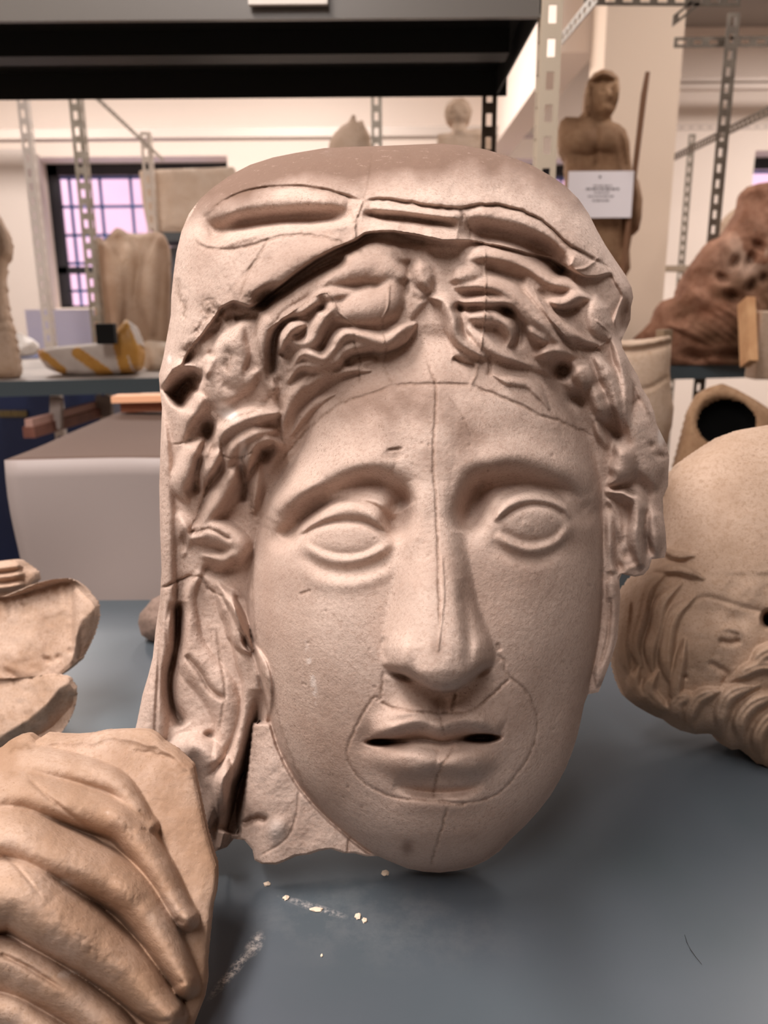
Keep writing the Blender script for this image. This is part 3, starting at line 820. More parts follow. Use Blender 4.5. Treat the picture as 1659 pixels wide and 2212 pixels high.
# rim thickness on the left: a rolled edge
c.stroke([(505,640),(560,612),(620,575),(680,545),(740,525)], 26, 16, (.1,.1))
c.crease([(556,668),(600,640),(650,605),(710,572),(750,560)], 12, 38, .55, (.1,.1)); c.pit(572,640,26,14,50,-.6,stain=.9)
# left pocket of the fold
c.stroke([(450,506),(510,488),(590,477),(680,472),(764,464)], 19, -62, (.25,.3)); c.pit(462,500,28,34,36,-.4,stain=.4)
c.stroke([(450,476),(500,446),(570,430),(660,426),(750,440)], 24, 24, (.15,.15))
c.crease([(452,452),(500,425),(560,408),(640,403),(710,413),(780,435)], 2.2, 8, .75, jitter=.8)
c.cliff([(440,470),(500,425),(560,406),(640,401),(710,411),(784,434)], 14, 60, 4, -1)
c.stroke([(425,505),(440,522),(480,527),(530,510),(600,492),(680,490),(770,484)], 11, 14, (.1,.1))
c.crease([(418,508),(436,532),(490,540),(540,530),(600,512),(660,508),(720,518),(752,532)], 2.6, 6, .8, jitter=.8)
c.crease([(580,512),(560,550),(535,590),(518,645)], 2.2, 5, .75, jitter=.9); c.crease([(565,555),(520,600),(490,640)], 3, 4, .4)
c.crease([(784,434),(776,456),(765,485),(768,520)], 3, -9, .5, jitter=1); c.crease([(786,434),(772,470),(760,485)], 2.4, 6, .8)
c.crease([(802,332),(800,370),(786,430)], 1.5, 2, .4, jitter=1)
# right roll
c.cliff([(788,434),(830,431),(880,438),(930,446),(992,451),(1040,445),(1080,445),(1130,458),(1180,485),(1225,525),(1262,548),(1300,568)], 16, 70, 4, -1)
c.crease([(788,434),(830,430),(880,437),(930,446),(992,451)], 2.2, 8, .8, jitter=.8)
c.crease([(992,451),(1040,444),(1080,445),(1130,458),(1180,486),(1225,528),(1262,550),(1318,580)], 2.8, 10, .9, jitter=1.2)
c.stroke([(800,448),(870,455),(950,466),(1000,468)], 9, 16, (.1,.1)); c.stroke([(1000,466),(1060,468),(1120,478),(1170,503),(1220,545),(1275,585)], 22, 18, (.15,.15))
c.crease([(784,462),(830,470),(880,474),(940,482),(1000,492)], 9, 34, .6, (.08,.3))
c.stroke([(990,496),(1060,508),(1120,524),(1180,556),(1225,582)], 27, -66, (.2,.1)); c.pit(1170,530,34,18,34,.5); c.pit(1214,586,20,12,52,.1,stain=.8)
c.stroke([(800,488),(860,500),(930,518),(985,528)], 12, 14); c.stroke([(860,490),(930,505)], 10, -14); c.crease([(840,500),(900,522),(980,530)], 3, 7, .4)
c.crease([(992,451),(1006,475),(1016,500),(1016,520)], 2.2, 5, .7, jitter=.7); c.crease([(1295,555),(1280,568),(1262,580),(1240,582)], 2.5, -7, .5)
c.crease([(1300,566),(1325,600),(1345,640)], 2, 3, .5)
c.crease([(381,600),(388,640),(398,660),(396,690)], 5, 8, .9, jitter=1.5); c.pit(579,561,9,7,1.5,stain=.5)
# thin broken edge and hole at the right of the cap
c.pit(1345,690,11,40,60,.15,3,stain=.4)
# dirt on the cap's top with shade painted in, and worn brown patches
top_dirt_shade = np.clip((430 - Y + 60 * value_noise(X.shape, 60, 3) + np.abs(X - 880) * -.02 + (np.abs(X - 900) / 500) ** 2 * 90) / 70, 0, 1)
c.dust = np.maximum(c.dust, top_dirt_shade * .97 * np.clip(cp, 0, 1))
c.chip = np.maximum(c.chip, .6 * (value_noise(X.shape, 12, 8) > .15) * np.exp(-np.hypot((X - 680) / 75, (Y - 335 + (X - 680) * .12) / 9) ** 4))
wear = np.clip(value_noise(X.shape, 150, 11, 5) * 2.2 - .25, 0, 1)
forehead = np.exp(-np.hypot((X - 960) / 330, (Y - 900) / 110) ** 3) * np.clip(value_noise(X.shape, 40, 21, 4) + .6, 0, 1)
c.dust = np.maximum(c.dust, .42 * wear); c.dust = np.maximum(c.dust, .8 * forehead)
for (x_, y_, rx_, ry_, a_) in ((640,1250,70,50,.35),(1130,1230,70,40,.3),(1235,1165,40,30,.5),(900,1520,60,25,.4),(880,1830,14,18,.7),(1180,1130,60,20,.2),(945,1400,16,30,.6),(1260,850,30,40,.4),(580,780,20,60,.6)):
    c.dust = np.maximum(c.dust, a_ * np.exp(-np.hypot((X - x_) / rx_, (Y - y_) / ry_) ** 2.2))
c.chip = np.maximum(c.chip, .55 * (value_noise(X.shape, 6, 31) > -.05) * np.exp(-np.hypot((X - 672 - (Y - 1450) * .18) / 7, (Y - 1460) / 70) ** 4))

# overall surface: shallow undulation and grain; more of it outside the face
out_face = np.clip(blur(1 - (ifc > .15).astype(float), 6) + .25 * (Y < 840), 0, 1)
hz = np.clip(blur(hg.astype(float), 4), 0, 1)
c.H = c.H * (1 - hz) + blur(c.H, 7) * hz
c.H = blur(c.H, 1)
fade = np.clip(iw * 3, 0, 1)
c.H += fade * (value_noise(X.shape, 34, 51, 3) * 2.6 + value_noise(X.shape, 12, 52, 3) * 1.8) * (0.22 + out_face * (1 - .5 * hz))
c.H += fade * value_noise(X.shape, 4, 53, 2) * (0.3 + 0.3 * out_face)


# seams in the hair
c.crease([(575,715),(620,680),(670,645),(702,632),(716,642),(730,672),(760,700),(772,710)], 2, -5, .6, jitter=.7)
c.crease([(842,605),(838,660),(826,700),(832,750)], 2, -4, .6, jitter=.7)
c.crease([(764,720),(768,750),(778,775),(775,830)], 2, 3, .5, jitter=.7)
c.crease([(1047,535),(1049,600),(1048,660),(1045,700),(1038,760)], 2.2, -6, .6, jitter=.6)
c.crease([(1150,618),(1190,690),(1240,745),(1270,780)], 2, -5, .4, jitter=.5); c.crease([(1285,690),(1318,720),(1312,735),(1282,758)], 2, -5, .4, jitter=.5)


c.crease([(345,1275),(380,1256),(428,1245),(455,1275),(490,1290)], 2.2, 5, .8, jitter=.8)
c.crease([(455,1030),(446,1060),(428,1112),(410,1145)], 2.2, 6, .8, jitter=.8); c.crease([(405,1150),(430,1148),(450,1142),(500,1165)], 2.2, 6, .8, jitter=.8)
c.crease([(376,962),(400,955),(434,945)], 2, 4, .7, jitter=.7); c.crease([(470,940),(478,958),(482,985),(520,988),(548,975)], 2, 4, .6, jitter=.8)
c.crease([(520,985),(528,1010),(530,1040),(545,1080),(556,1120)], 3, 5, .5, jitter=2)
for (x_, y_, rx_, ry_) in ((455,665,18,26),(470,700,16,20),(425,715,14,16),(412,760,22,20),(490,690,12,10),(545,640,20,12),(545,1090,9,36)):
    g_ = np.exp(-np.hypot((X - x_) / rx_, (Y - y_) / ry_) ** 3); c.stain = np.maximum(c.stain, .75 * g_); c.H += g_ * value_noise(X.shape, 6, int(x_), 3) * 7

ZH = 0.55
rootp = at(880, 1850, 0.5); rootp.z = TABLE_Z
head = thing('sculpted_portrait', rootp, 'large pale plaster head wearing a folded cap, its face crossed by brown mould seams', 'sculpture')
facem = (ifc > 0) & ~(hg & (Y < 1300)) & ~cp
facem |= inside([(1305,1220),(1345,1245),(1345,1400),(1300,1510),(1262,1510),(1290,1400)], X, Y)
neck = (~(ifc > 0)) & (Y > 1480) & (X > 470 + (1700 - Y) * .3) & (X > 508)
neck &= ~inside([(500,1480),(572,1480),(560,1540),(535,1640),(510,1700),(500,1850),(400,1850),(400,1480)], X, Y)
lap = inside([(280,900),(366,850),(372,1000),(380,1110),(385,1210),(440,1235),(500,1270),(532,1300),(560,1420),(572,1480),(560,1540),(535,1640),(510,1700),(505,1860),(280,1860)], X, Y) & ~facem
back = 25 + 330 * c.inflate(HEAD_OUT, 2.0) ** 1.6
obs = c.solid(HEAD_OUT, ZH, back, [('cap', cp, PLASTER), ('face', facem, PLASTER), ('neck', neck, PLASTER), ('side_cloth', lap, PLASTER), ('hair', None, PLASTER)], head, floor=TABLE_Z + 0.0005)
obs[0]['label'] = 'soft pointed cap with rolled folds, brown on top with dirt and painted-in shade'


# ================================================================== other casts on the near shelf
def zdepth(px, py, z):
    """distance from the lens plane of the point seen at (px,py) at height z"""
    d = ray(px, py); return (z - CAM.z) / d.z


UPRIGHT = False   # True: the cast stands plumb; False: it leans back like the near ones


def cast(name, label, cat, outline, step, depth, floor, mat, dome=(60, 2.6), backd=120, carve=None, part=None, extra=None, group=None, mm=1.0, pad=10):
    """a carved cast; returns its root. depth may be a number or f(X,Y)"""
    P = np.array(outline, float)
    cv = Carving((P[:, 0].min() - pad, P[:, 1].min() - pad, P[:, 0].max() + pad, P[:, 1].max() + pad), step)
    inf = cv.inflate(outline, dome[1])
    cv.H = dome[0] * inf; cv.inf = inf
    if carve: carve(cv)
    cv.H = blur(cv.H, 1)
    rp = at(P[:, 0].mean(), P[:, 1].mean(), 1.0)
    zb = depth(cv.X, cv.Y) if callable(depth) else depth
    if UPRIGHT and not callable(depth):
        y0 = depth * ray(P[:, 0].mean(), P[:, 1].max()).y
        zb = y0 / (_f.y + _r.y * (cv.X - CX) / F - _u.y * (cv.Y - CY) / F)
    zc = float(np.mean(zb[-1])) if np.ndim(zb) else zb
    d = ray(P[:, 0].mean(), P[:, 1].max()); rp = CAM + d * zc
    if floor is not None: rp.z = floor
    root = thing(name, rp, label, cat, group)
    parts = [(part or 'body', None, mat)]
    if extra: parts = extra(cv) + parts
    cv.solid(outline, zb, 12 + backd * inf, parts, root, floor=None if floor is None else floor + .0005)
    return root


HAND_OUT = [(0,1617),(20,1600),(40,1590),(62,1585),(78,1600),(100,1585),(130,1588),(165,1589),(195,1587),(225,1580),(260,1578),(295,1577),(320,1578),(338,1588),(352,1604),(380,1620),(402,1640),(418,1655),(424,1690),(430,1720),
  (438,1760),(447,1800),(458,1840),(468,1870),(469,1895),(466,1930),(458,1960),(454,2000),(449,2050),(446,2085),(447,2120),(440,2160),(428,2190),(420,2212),(398,2270),(360,2330),(260,2380),(60,2400),(-150,2380),(-230,2200),(-250,1950),(-220,1780),(-140,1680),(-60,1640)]


def carve_hand(v):
    X, Y = v.X, v.Y
    v.H = 46 * v.inf ** .6 + 90 * np.exp(-np.hypot((X + 60) / 300, (Y - 1900) / 330) ** 2.5) * v.inf
    # hollow slab at the right where the fingertips end
    v.B = v.H.copy()
    v.pit(20, 1950, 300, 190, -50, .6)
    v.B = v.H.copy()
    v.lock([(-80,1660),(30,1648),(110,1655),(190,1672),(250,1695),(285,1735),(308,1770),(322,1785)], [50,48,42,38,36,32,28,22], 62, 22, ends=(.02,0), sharp=.5)
    v.lock([(-100,1740),(20,1705),(110,1722),(195,1748),(262,1775),(300,1818),(345,1890),(385,1960),(402,1984)], [66,60,52,50,50,46,40,36,28], 92, 22, ends=(.02,0), sharp=.5)
    v.lock([(-100,1830),(20,1800),(110,1838),(200,1880),(275,1925),(320,1980),(360,2050),(395,2110),(402,2128)], [76,72,66,64,62,58,50,42,30], 122, 22, ends=(.02,0), sharp=.5)
    v.lock([(-120,1960),(20,1925),(110,1978),(200,2040),(275,2100),(330,2160),(362,2192)], [96,90,86,80,70,60,42], 134, 22, ends=(.02,0), sharp=.5)
    v.lock([(-120,2060),(0,2085),(90,2125),(180,2180),(250,2230),(300,2290)], [80,66,62,56,50,32], 92, 20, ends=(.02,0), sharp=.5)
    v.lock([(-120,2200),(0,2190),(60,2215),(140,2270),(200,2330)], [60,56,52,50,40], 96, 12, ends=(.02,0), sharp=.5)
    v.pit(270,1925,34,26,-9,.7); v.pit(262,1765,26,20,-8,.7)
    for q in ([(300,1750),(318,1768),(330,1772)], [(305,1790),(318,1795)]): v.crease(q, 3, 6, .5)
    v.crease([(60,1680),(120,1735),(190,1790),(230,1830)], 4, 8, .3); v.crease([(0,2060),(60,2090),(140,2140)], 5, 12, .4, (.05,.3)); v.crease([(100,1880),(200,1950),(270,2010),(330,2060)], 4, 8, .3)
    for k_ in range(16):
        a = (k_ - 8) * 7
        v.crease([(-20 + a, 1790 + k_ * 4), (60 + a * .7, 1840 + k_ * 7)], 1.6, 1.6, .1)
    for (x, y) in ((262,1905),(268,1925),(285,1930),(290,1900),(268,1780),(282,1798),(205,2060),(190,2040),(170,2030)):
        v.crease([(x - 9, y - 14), (x + 6, y), (x + 2, y + 22)], 1.6, 2.4, .25)
    v.crease([(397,2155),(394,2175),(396,2195)], 3.5, 14, .9); v.crease([(300,2190),(340,2206),(372,2205)], 4, 10, .5)
    v.crease([(395,2120),(388,2125)], 4, 8, .4); v.crease([(380,1985),(398,1996)], 4, 10, .4)
    # broken upper rim
    v.crease([(-20,1610),(60,1600),(160,1604),(260,1596),(340,1612),(400,1655),(425,1700)], 7, -9, .25, (.02,.1), jitter=2)
    v.crease([(20,1625),(50,1612),(75,1622)], 3, 7, .6, jitter=2); v.crease([(290,1622),(340,1630),(380,1640)], 3, 5, .3, jitter=2)
    n = value_noise(X.shape, 55, 6, 5)
    v.H += value_noise(X.shape, 20, 5, 4) * 5 * v.inf ** .5 + value_noise(X.shape, 3, 7, 2) * .5
    v.dust = np.clip(n * 1.6 + .5, 0, 1) * .8
    top = np.clip((v.H - blur(v.H, 40)) / 14, 0, 1)
    v.dust = np.maximum(v.dust, top * .6 * np.clip(n + .7, 0, 1))
    for (x, y, a, b) in ((140,1905,20,8),(262,1930,6,10),(150,2105,40,8),(325,1985,10,20),(232,1756,5,4)):
        v.chip = np.maximum(v.chip, .6 * (value_noise(X.shape, 8, 15) > -.1) * np.exp(-np.hypot((X - x) / a, (Y - y) / b) ** 3))


hand = cast('plaster_hand', 'tan plaster hand with curled fingers on a broken slab, lower left', 'sculpture', HAND_OUT, 2.5,
            lambda X, Y: np.interp(Y, [1570, 2212, 2400], [0.50, 0.425, 0.398]), TABLE_Z, PLASTER_TAN, dome=(10, 3), backd=60, carve=carve_hand, part='hand')

BUST_OUT = [(1440,1052),(1448,1030),(1470,1003),(1500,982),(1530,962),(1560,943),(1600,928),(1659,918),(1760,935),(1860,1000),(1930,1120),(1950,1300),(1930,1450),(1880,1600),(1780,1680),(1700,1690),(1659,1664),
  (1640,1655),(1618,1634),(1600,1618),(1580,1620),(1562,1610),(1550,1590),(1530,1585),(1500,1586),(1470,1578),(1450,1568),(1435,1555),(1415,1548),(1396,1538),(1372,1524),(1350,1505),(1336,1470),(1328,1440),(1325,1400),(1328,1350),(1340,1290),(1370,1252),(1410,1210),(1428,1160),(1434,1100)]


def carve_bust(v):
    X, Y = v.X, v.Y
    v.H *= 1.0
    v.B = v.H.copy()
    hair = [([(1440,1235),(1400,1270),(1385,1330),(1370,1390),(1385,1440)], 22), ([(1470,1260),(1430,1300),(1420,1350),(1405,1400),(1410,1450)], 20),
            ([(1500,1290),(1455,1330),(1440,1390),(1440,1440),(1450,1480)], 20), ([(1360,1300),(1350,1350),(1345,1410),(1360,1460)], 18),
            ([(1480,1380),(1470,1430),(1460,1500),(1480,1540)], 16), ([(1420,1450),(1400,1490),(1420,1520),(1450,1540)], 18), ([(1380,1440),(1370,1480),(1400,1530)], 16),
            ([(1500,1500),(1460,1520),(1470,1560)], 18), ([(1560,1490),(1510,1510),(1490,1550),(1500,1578)], 18), ([(1640,1480),(1580,1500),(1560,1540),(1560,1590)], 20),
            ([(1690,1500),(1630,1520),(1600,1560),(1605,1610)], 20), ([(1720,1540),(1670,1550),(1640,1590),(1645,1640)], 20), ([(1760,1580),(1710,1590),(1690,1640)], 20),
            ([(1620,1440),(1660,1410),(1720,1400)], 22), ([(1580,1470),(1640,1440),(1700,1440)], 18), ([(1420,1180),(1460,1200),(1500,1200)], 10), ([(1410,1230),(1470,1230),(1520,1250)], 12)]
    for pts, r in hair:
        v.lock(pts, [r * .6, r, r, r * .6], 26, 7, ends=(.25, .25))
        v.crease([(a - 2, b) for a, b in pts], 3, 7, .15)
    v.pit(1525, 1385, 60, 66, -18); v.pit(1560, 1330, 60, 26, 10, .2)
    v.lock([(1545,1372),(1570,1358),(1598,1366),(1602,1380)], [5,11,11,6], 12, 4); v.crease([(1552,1384),(1578,1388),(1600,1384)], 5, 16, .6)
    v.crease([(1490,1300),(1530,1290),(1600,1310),(1680,1330)], 5, 6, .15); v.crease([(1530,1430),(1570,1455),(1560,1480)], 5, 12, .3); v.pit(1480,1462,4,4,18,stain=1)
    v.pit(1660, 1338, 12, 16, 120, 0, 4, stain=1)
    v.H += value_noise(X.shape, 30, 61, 4) * 7 * v.inf ** .5 * (.3 + (Y > 1240)) + value_noise(X.shape, 8, 62, 3) * 3 * v.inf ** .5 * (Y > 1440)
    v.dust = np.clip(value_noise(X.shape, 60, 63, 5) * 1.8 + .15, 0, 1) * .5


bust = cast('plaster_bust', 'bearded bald plaster head lying on its side, at the right edge behind the big head', 'sculpture', BUST_OUT, 3, 0.69, TABLE_Z, PLASTER_BUST,
            dome=(170, 2.4), backd=170, carve=carve_bust, part='head')


def chips(seed, amp=6, cell=20):
    def f(v):
        v.H += value_noise(v.X.shape, cell, seed, 5) * amp * v.inf ** .4
        v.dust = np.clip(value_noise(v.X.shape, 30, seed + 1, 4) * 2, 0, 1) * .5
    return f


def carve_slab(edge, drop, seed, pits=()):
    """a broken slab: a bright upper face and a darker broken edge face below the line"""
    def f(v):
        X, Y = v.X, v.Y
        v.H = 20 * v.inf ** .4
        yl = np.interp(X, [p[0] for p in edge], [p[1] for p in edge])
        below = np.clip((Y - yl) / 26, 0, 6)
        v.H += (yl - Y) * -.42 - np.clip(Y - yl, 0, None) * (.42 + drop)
        v.H -= v.H.min() * 0
        v.H += value_noise(X.shape, 16, seed, 5) * 9 * v.inf ** .4 + value_noise(X.shape, 5, seed + 3, 3) * 2.5
        for x, y, a, b, d in pits: v.pit(x, y, a, b, d, .5, stain=.6)
        v.dust = np.clip(value_noise(X.shape, 22, seed + 1, 4) * 2, 0, 1) * .7
    return f


LOW_SLAB = [(-260,1500),(-100,1470),(0,1470),(60,1466),(110,1458),(148,1465),(152,1478),(160,1490),(158,1520),(150,1545),(138,1568),(125,1588),(80,1600),(40,1612),(0,1632),(-120,1660),(-260,1650)]
cast('plaster_fragment', 'broken beige plaster slab lying under the larger slab, at the left edge', 'fragment', LOW_SLAB, 3,
     lambda X, Y: 0.715 + 0 * X, TABLE_Z, PLASTER_TAN, backd=50, carve=carve_slab([(-260,1620),(0,1592),(60,1555),(100,1522),(130,1485),(160,1472)], .9, 71), part='slab')
UP_SLAB = [(-260,1330),(-120,1300),(0,1291),(40,1275),(70,1262),(100,1254),(135,1251),(150,1255),(165,1268),(182,1285),(196,1298),(205,1312),(204,1335),(196,1360),(183,1395),(165,1430),(150,1442),(135,1455),(118,1466),(100,1470),(60,1470),(0,1473),(-120,1480),(-260,1480)]
cast('plaster_fragment', 'pitted beige plaster slab resting on top of the low slab, at the left edge', 'fragment', UP_SLAB, 3,
     0.745, None, PLASTER_TAN, backd=120, carve=carve_slab([(-260,1500),(0,1482),(100,1476),(158,1440),(162,1380),(175,1340),(206,1314)], .5, 81,
     [(55,1285,6,4,6),(95,1275,8,5,6),(50,1305,8,4,6),(103,1425,10,6,12),(125,1420,6,8,10),(152,1405,6,5,8),(20,1455,26,8,10),(110,1375,24,30,10)]), part='slab')


def carve_ribs(v):
    v.H = 20 * v.inf ** .5
    v.B = v.H.copy()
    for y0 in (1222, 1242, 1264): v.lock([(-160, y0 + 16), (0, y0 + 5), (50, y0 - 3)], [11, 10, 8], 26, 3, ends=(.02, .05))
    v.H += value_noise(v.X.shape, 10, 3, 4) * 4
cast('plaster_fragment', 'small ribbed plaster fragment with parallel ridges, behind the pitted slab', 'fragment',
     [(-180,1240),(0,1212),(28,1209),(46,1222),(62,1232),(75,1236),(76,1250),(66,1262),(60,1272),(30,1285),(0,1300),(-180,1320)], 3, 0.86, None, PLASTER_TAN, backd=80, carve=carve_ribs, part='slab')
cast('stone_fragment', 'small grey-brown rough stone half hidden behind the cloth of the big head', 'fragment',
     [(298,1345),(302,1325),(316,1310),(328,1295),(345,1286),(380,1290),(410,1320),(415,1360),(390,1390),(350,1392),(325,1384),(305,1372)], 3,
     zdepth(340, 1388, TABLE_Z), TABLE_Z, plaster_material('grey_stone', lin(150,128,116), lin(112,92,82), lin(70,54,46), lin(100,84,74), lin(180,170,160), grain=500),
     dome=(40, 2.2), backd=40, carve=chips(91, 8, 14), part='stone')

# crumbs of plaster on the shelf, each one by itself
crumb_mat = material('plaster_crumb', lin(226,206,184), .9)
CR = [(832,1888,7,5,'round pale plaster crumb lying just below the chin of the big head'), (577,1911,7,4,'tan flake on the shelf below the broken neck'), (618,1941,6,4,'cream crumb at the upper end of the dust trail'),
      (683,1966,13,4,'long flat crumb in the middle of the dust trail'), (773,1981,6,5,'cream crumb, left one of the two side by side in front of the chin'), (787,1990,5,4,'cream crumb, right one of the two side by side in front of the chin'), (695,2065,2.5,2.5,'tiny white crumb alone in the middle of the bare shelf')]
for px, py, rx, ry, lab in CR:
    p = atz(px, py, TABLE_Z); k = (p - CAM).length / F
    bm = bmesh.new(); bmesh.ops.create_icosphere(bm, subdivisions=2, radius=1.0)
    for v in bm.verts:
        j = 1 + random.uniform(-.22, .22)
        v.co = Vector((v.co.x * rx * k * j, v.co.y * ry * 1.5 * k * j, max(v.co.z, -.5) * ry * k * .8 * j))
    zmin = min(v.co.z for v in bm.verts)
    for v in bm.verts: v.co.z -= zmin
    me = bpy.data.meshes.new('plaster_crumb'); bm.to_mesh(me); bm.free(); me.materials.append(crumb_mat)
    o = bpy.data.objects.new('plaster_crumb', me); o.location = p; COL.objects.link(o)
    tag(o, lab, 'crumb', 'plaster crumbs on the near shelf')

# ================================================================== the near shelf
def deck_material():
    m = material('shelf_enamel', lin(92,101,105), .36, spec=.32)
    nt = m.node_tree; N = nt.nodes; L = nt.links; b = N['Principled BSDF']
    tc = N.new('ShaderNodeTexCoord')
    n = N.new('ShaderNodeTexNoise'); n.inputs['Scale'].default_value = 3.5; n.inputs['Detail'].default_value = 5
    L.new(tc.outputs['Object'], n.inputs['Vector'])
    r = N.new('ShaderNodeValToRGB'); r.color_ramp.elements[0].position = .35; r.color_ramp.elements[1].position = .7
    r.color_ramp.elements[0].color = (*lin(72,82,87), 1); r.color_ramp.elements[1].color = (*lin(84,90,98), 1)
    L.new(n.outputs['Fac'], r.inputs['Fac'])
    # scuffs of plaster dust: thin, long, broken
    def mp(loc, rot, sc):
        q = N.new('ShaderNodeMapping'); q.inputs['Location'].default_value = loc; q.inputs['Rotation'].default_value = rot; q.inputs['Scale'].default_value = sc
        q.vector_type = 'TEXTURE'; L.new(tc.outputs['Object'], q.inputs['Vector']); return q.outputs['Vector']
    def spot(a, c, ln, wd, grain, amt, prev):
        """a smear from point a to point c on the shelf"""
        mid = (a + c) / 2; ang = math.atan2(c.y - a.y, c.x - a.x)
        v = mp((mid.x, mid.y, mid.z), (0, 0, ang), (ln, wd, 1))
        g = N.new('ShaderNodeVectorMath'); g.operation = 'LENGTH'; L.new(v, g.inputs[0])
        s = N.new('ShaderNodeMapRange'); s.inputs['From Min'].default_value = 1.0; s.inputs['From Max'].default_value = .35
        L.new(g.outputs['Value'], s.inputs['Value'])
        t = N.new('ShaderNodeTexNoise'); t.inputs['Scale'].default_value = grain; t.inputs['Detail'].default_value = 6; t.inputs['Roughness'].default_value = .75
        L.new(tc.outputs['Object'], t.inputs['Vector'])
        q = N.new('ShaderNodeMapRange'); q.inputs['From Min'].default_value = .44; q.inputs['From Max'].default_value = .62; L.new(t.outputs['Fac'], q.inputs['Value'])
        mm = N.new('ShaderNodeMath'); mm.operation = 'MULTIPLY'; L.new(s.outputs['Result'], mm.inputs[0]); L.new(q.outputs['Result'], mm.inputs[1])
        m2 = N.new('ShaderNodeMath'); m2.operation = 'MULTIPLY'; L.new(mm.outputs[0], m2.inputs[0]); m2.inputs[1].default_value = amt
        x = N.new('ShaderNodeMix'); x.data_type = 'RGBA'; L.new(m2.outputs[0], x.inputs['Factor']); L.new(prev, x.inputs['A'])
        x.inputs['B'].default_value = (*lin(205,198,192), 1); return x.outputs['Result']
    c = r.outputs['Color']
    c = spot(atz(450,2160,TABLE_Z), atz(560,2030,TABLE_Z), .027, .0042, 260, .9, c)
    c = spot(atz(540,2060,TABLE_Z), atz(560,2020,TABLE_Z), .012, .006, 200, .9, c)
    c = spot(atz(600,1935,TABLE_Z), atz(760,1985,TABLE_Z), .03, .004, 300, .5, c)
    c = spot(atz(600,1960,TABLE_Z), atz(1000,2000,TABLE_Z), .12, .05, 30, .06, c)
    L.new(c, b.inputs['Base Color'])
    return m


DECK = deck_material()
ENAMEL = material('grey_steel_paint', lin(82,88,92), .42, spec=.5)
DARK_STEEL = material('dark_steel_paint', lin(74,74,72), .4, spec=.4)
GALV = material('galvanised_steel', lin(168,160,148), .5, metal=.35, noise=(30, lin(140,130,116), .2))
GALV_DARK = material('weathered_steel', lin(112,102,90), .5, metal=.3, noise=(30, lin(86,76,66), .2))

yb = atz(829, 1292, TABLE_Z).y
t = thing('steel_shelf', (0, .6, TABLE_Z - .03), 'grey-blue painted steel shelf deck in the foreground carrying the big head', 'shelf')
m = MB(); m.box((-1.3, .12, TABLE_Z - .004), (1.5, yb, TABLE_Z)); m.build('deck', DECK, t)
m = MB(); m.box((-1.3, .12, TABLE_Z - .04), (1.5, .123, TABLE_Z - .004)); m.box((-1.3, yb - .003, TABLE_Z - .04), (1.5, yb, TABLE_Z - .004)); m.build('lip', ENAMEL, t)
for x, y in ((-1.25, .15), (1.45, .15), (-1.25, yb - .04), (1.45, yb - .04)):
    m = MB(); m.box((x - .02, y - .02, 0), (x + .02, y + .02, TABLE_Z - .004)); m.build('leg', GALV, t)
# a hair lying on it
hp = [atz(a, b, TABLE_Z + .0006) for a, b in ((1479,2019),(1484,2036),(1492,2052),(1502,2066),(1516,2083))]
m = MB(); m.tube(hp, [.00012, .00022, .00025, .0002, .0001], 5)
tag(m.build('loose_hair', material('hair_strand', (.008, .008, .008), .6)), 'single dark curved hair lying on the shelf at the lower right', 'hair')

# ================================================================== the room
WALL = material('wall_paint', lin(243,229,217), .9, bump=(40, .05, .002))
TRIM = material('trim_paint', lin(222,210,198), .7)
FLOOR = material('floor_tiles', lin(96,84,74), .5, noise=(6, lin(78,68,60), .2))
CEILM = material('ceiling_paint', lin(160,152,145), .95)
YW = 6.5; XL, XR, YN = -3.6, 5.2, -2.2


def structure(name, mb, mat, bevel=0): return tag(mb.build(name, mat, bevel=bevel), kind='structure')


structure('floor', MB().box((XL, YN, -.1), (XR, YW + .4, 0)), FLOOR)
structure('ceiling', MB().box((XL, YN, CEIL), (XR, YW + .4, CEIL + .1)), CEILM)
structure('wall_left', MB().box((XL - .1, YN, 0), (XL, YW + .4, CEIL)), WALL)
structure('wall_right', MB().box((XR, YN, 0), (XR + .1, YW + .4, CEIL)), WALL)
structure('wall_near', MB().box((XL, YN - .1, 0), (XR, YN, CEIL)), material('near_wall_paint', lin(112,98,88), .9))
# far wall with three barred windows
wins = []
for (pl, pr, pt, pb) in ((84, 500, 352, 664), (1092, 1330, 356, 664), (1612, 1990, 338, 664)):
    a = at(pl, 520, YW); b2 = at(pr, 520, YW); tz = at((pl + pr) / 2, pt - 14, YW).z; bz = at((pl + pr) / 2, pb, YW).z
    wins.append((a.x, b2.x, bz, tz))
wall = MB(); x = XL
zb_, zt_ = min(w[2] for w in wins), max(w[3] for w in wins)
for (x0, x1, z0, z1) in wins:
    wall.box((x, YW, 0), (x0, YW + .4, CEIL)); wall.box((x0, YW, 0), (x1, YW + .4, z0)); wall.box((x0, YW, z1), (x1, YW + .4, CEIL)); x = x1
wall.box((x, YW, 0), (XR, YW + .4, CEIL))
structure('wall_far', wall, WALL)
BLACK = material('black_frame', (.012, .012, .016), .45)
BARS = material('blue_bars', lin(88,120,175), .6)
GLASS = material('window_glass', (1, 1, 1), .02)
gb = GLASS.node_tree.nodes['Principled BSDF']; gb.inputs['Transmission Weight'].default_value = 1.0; gb.inputs['IOR'].default_value = 1.02
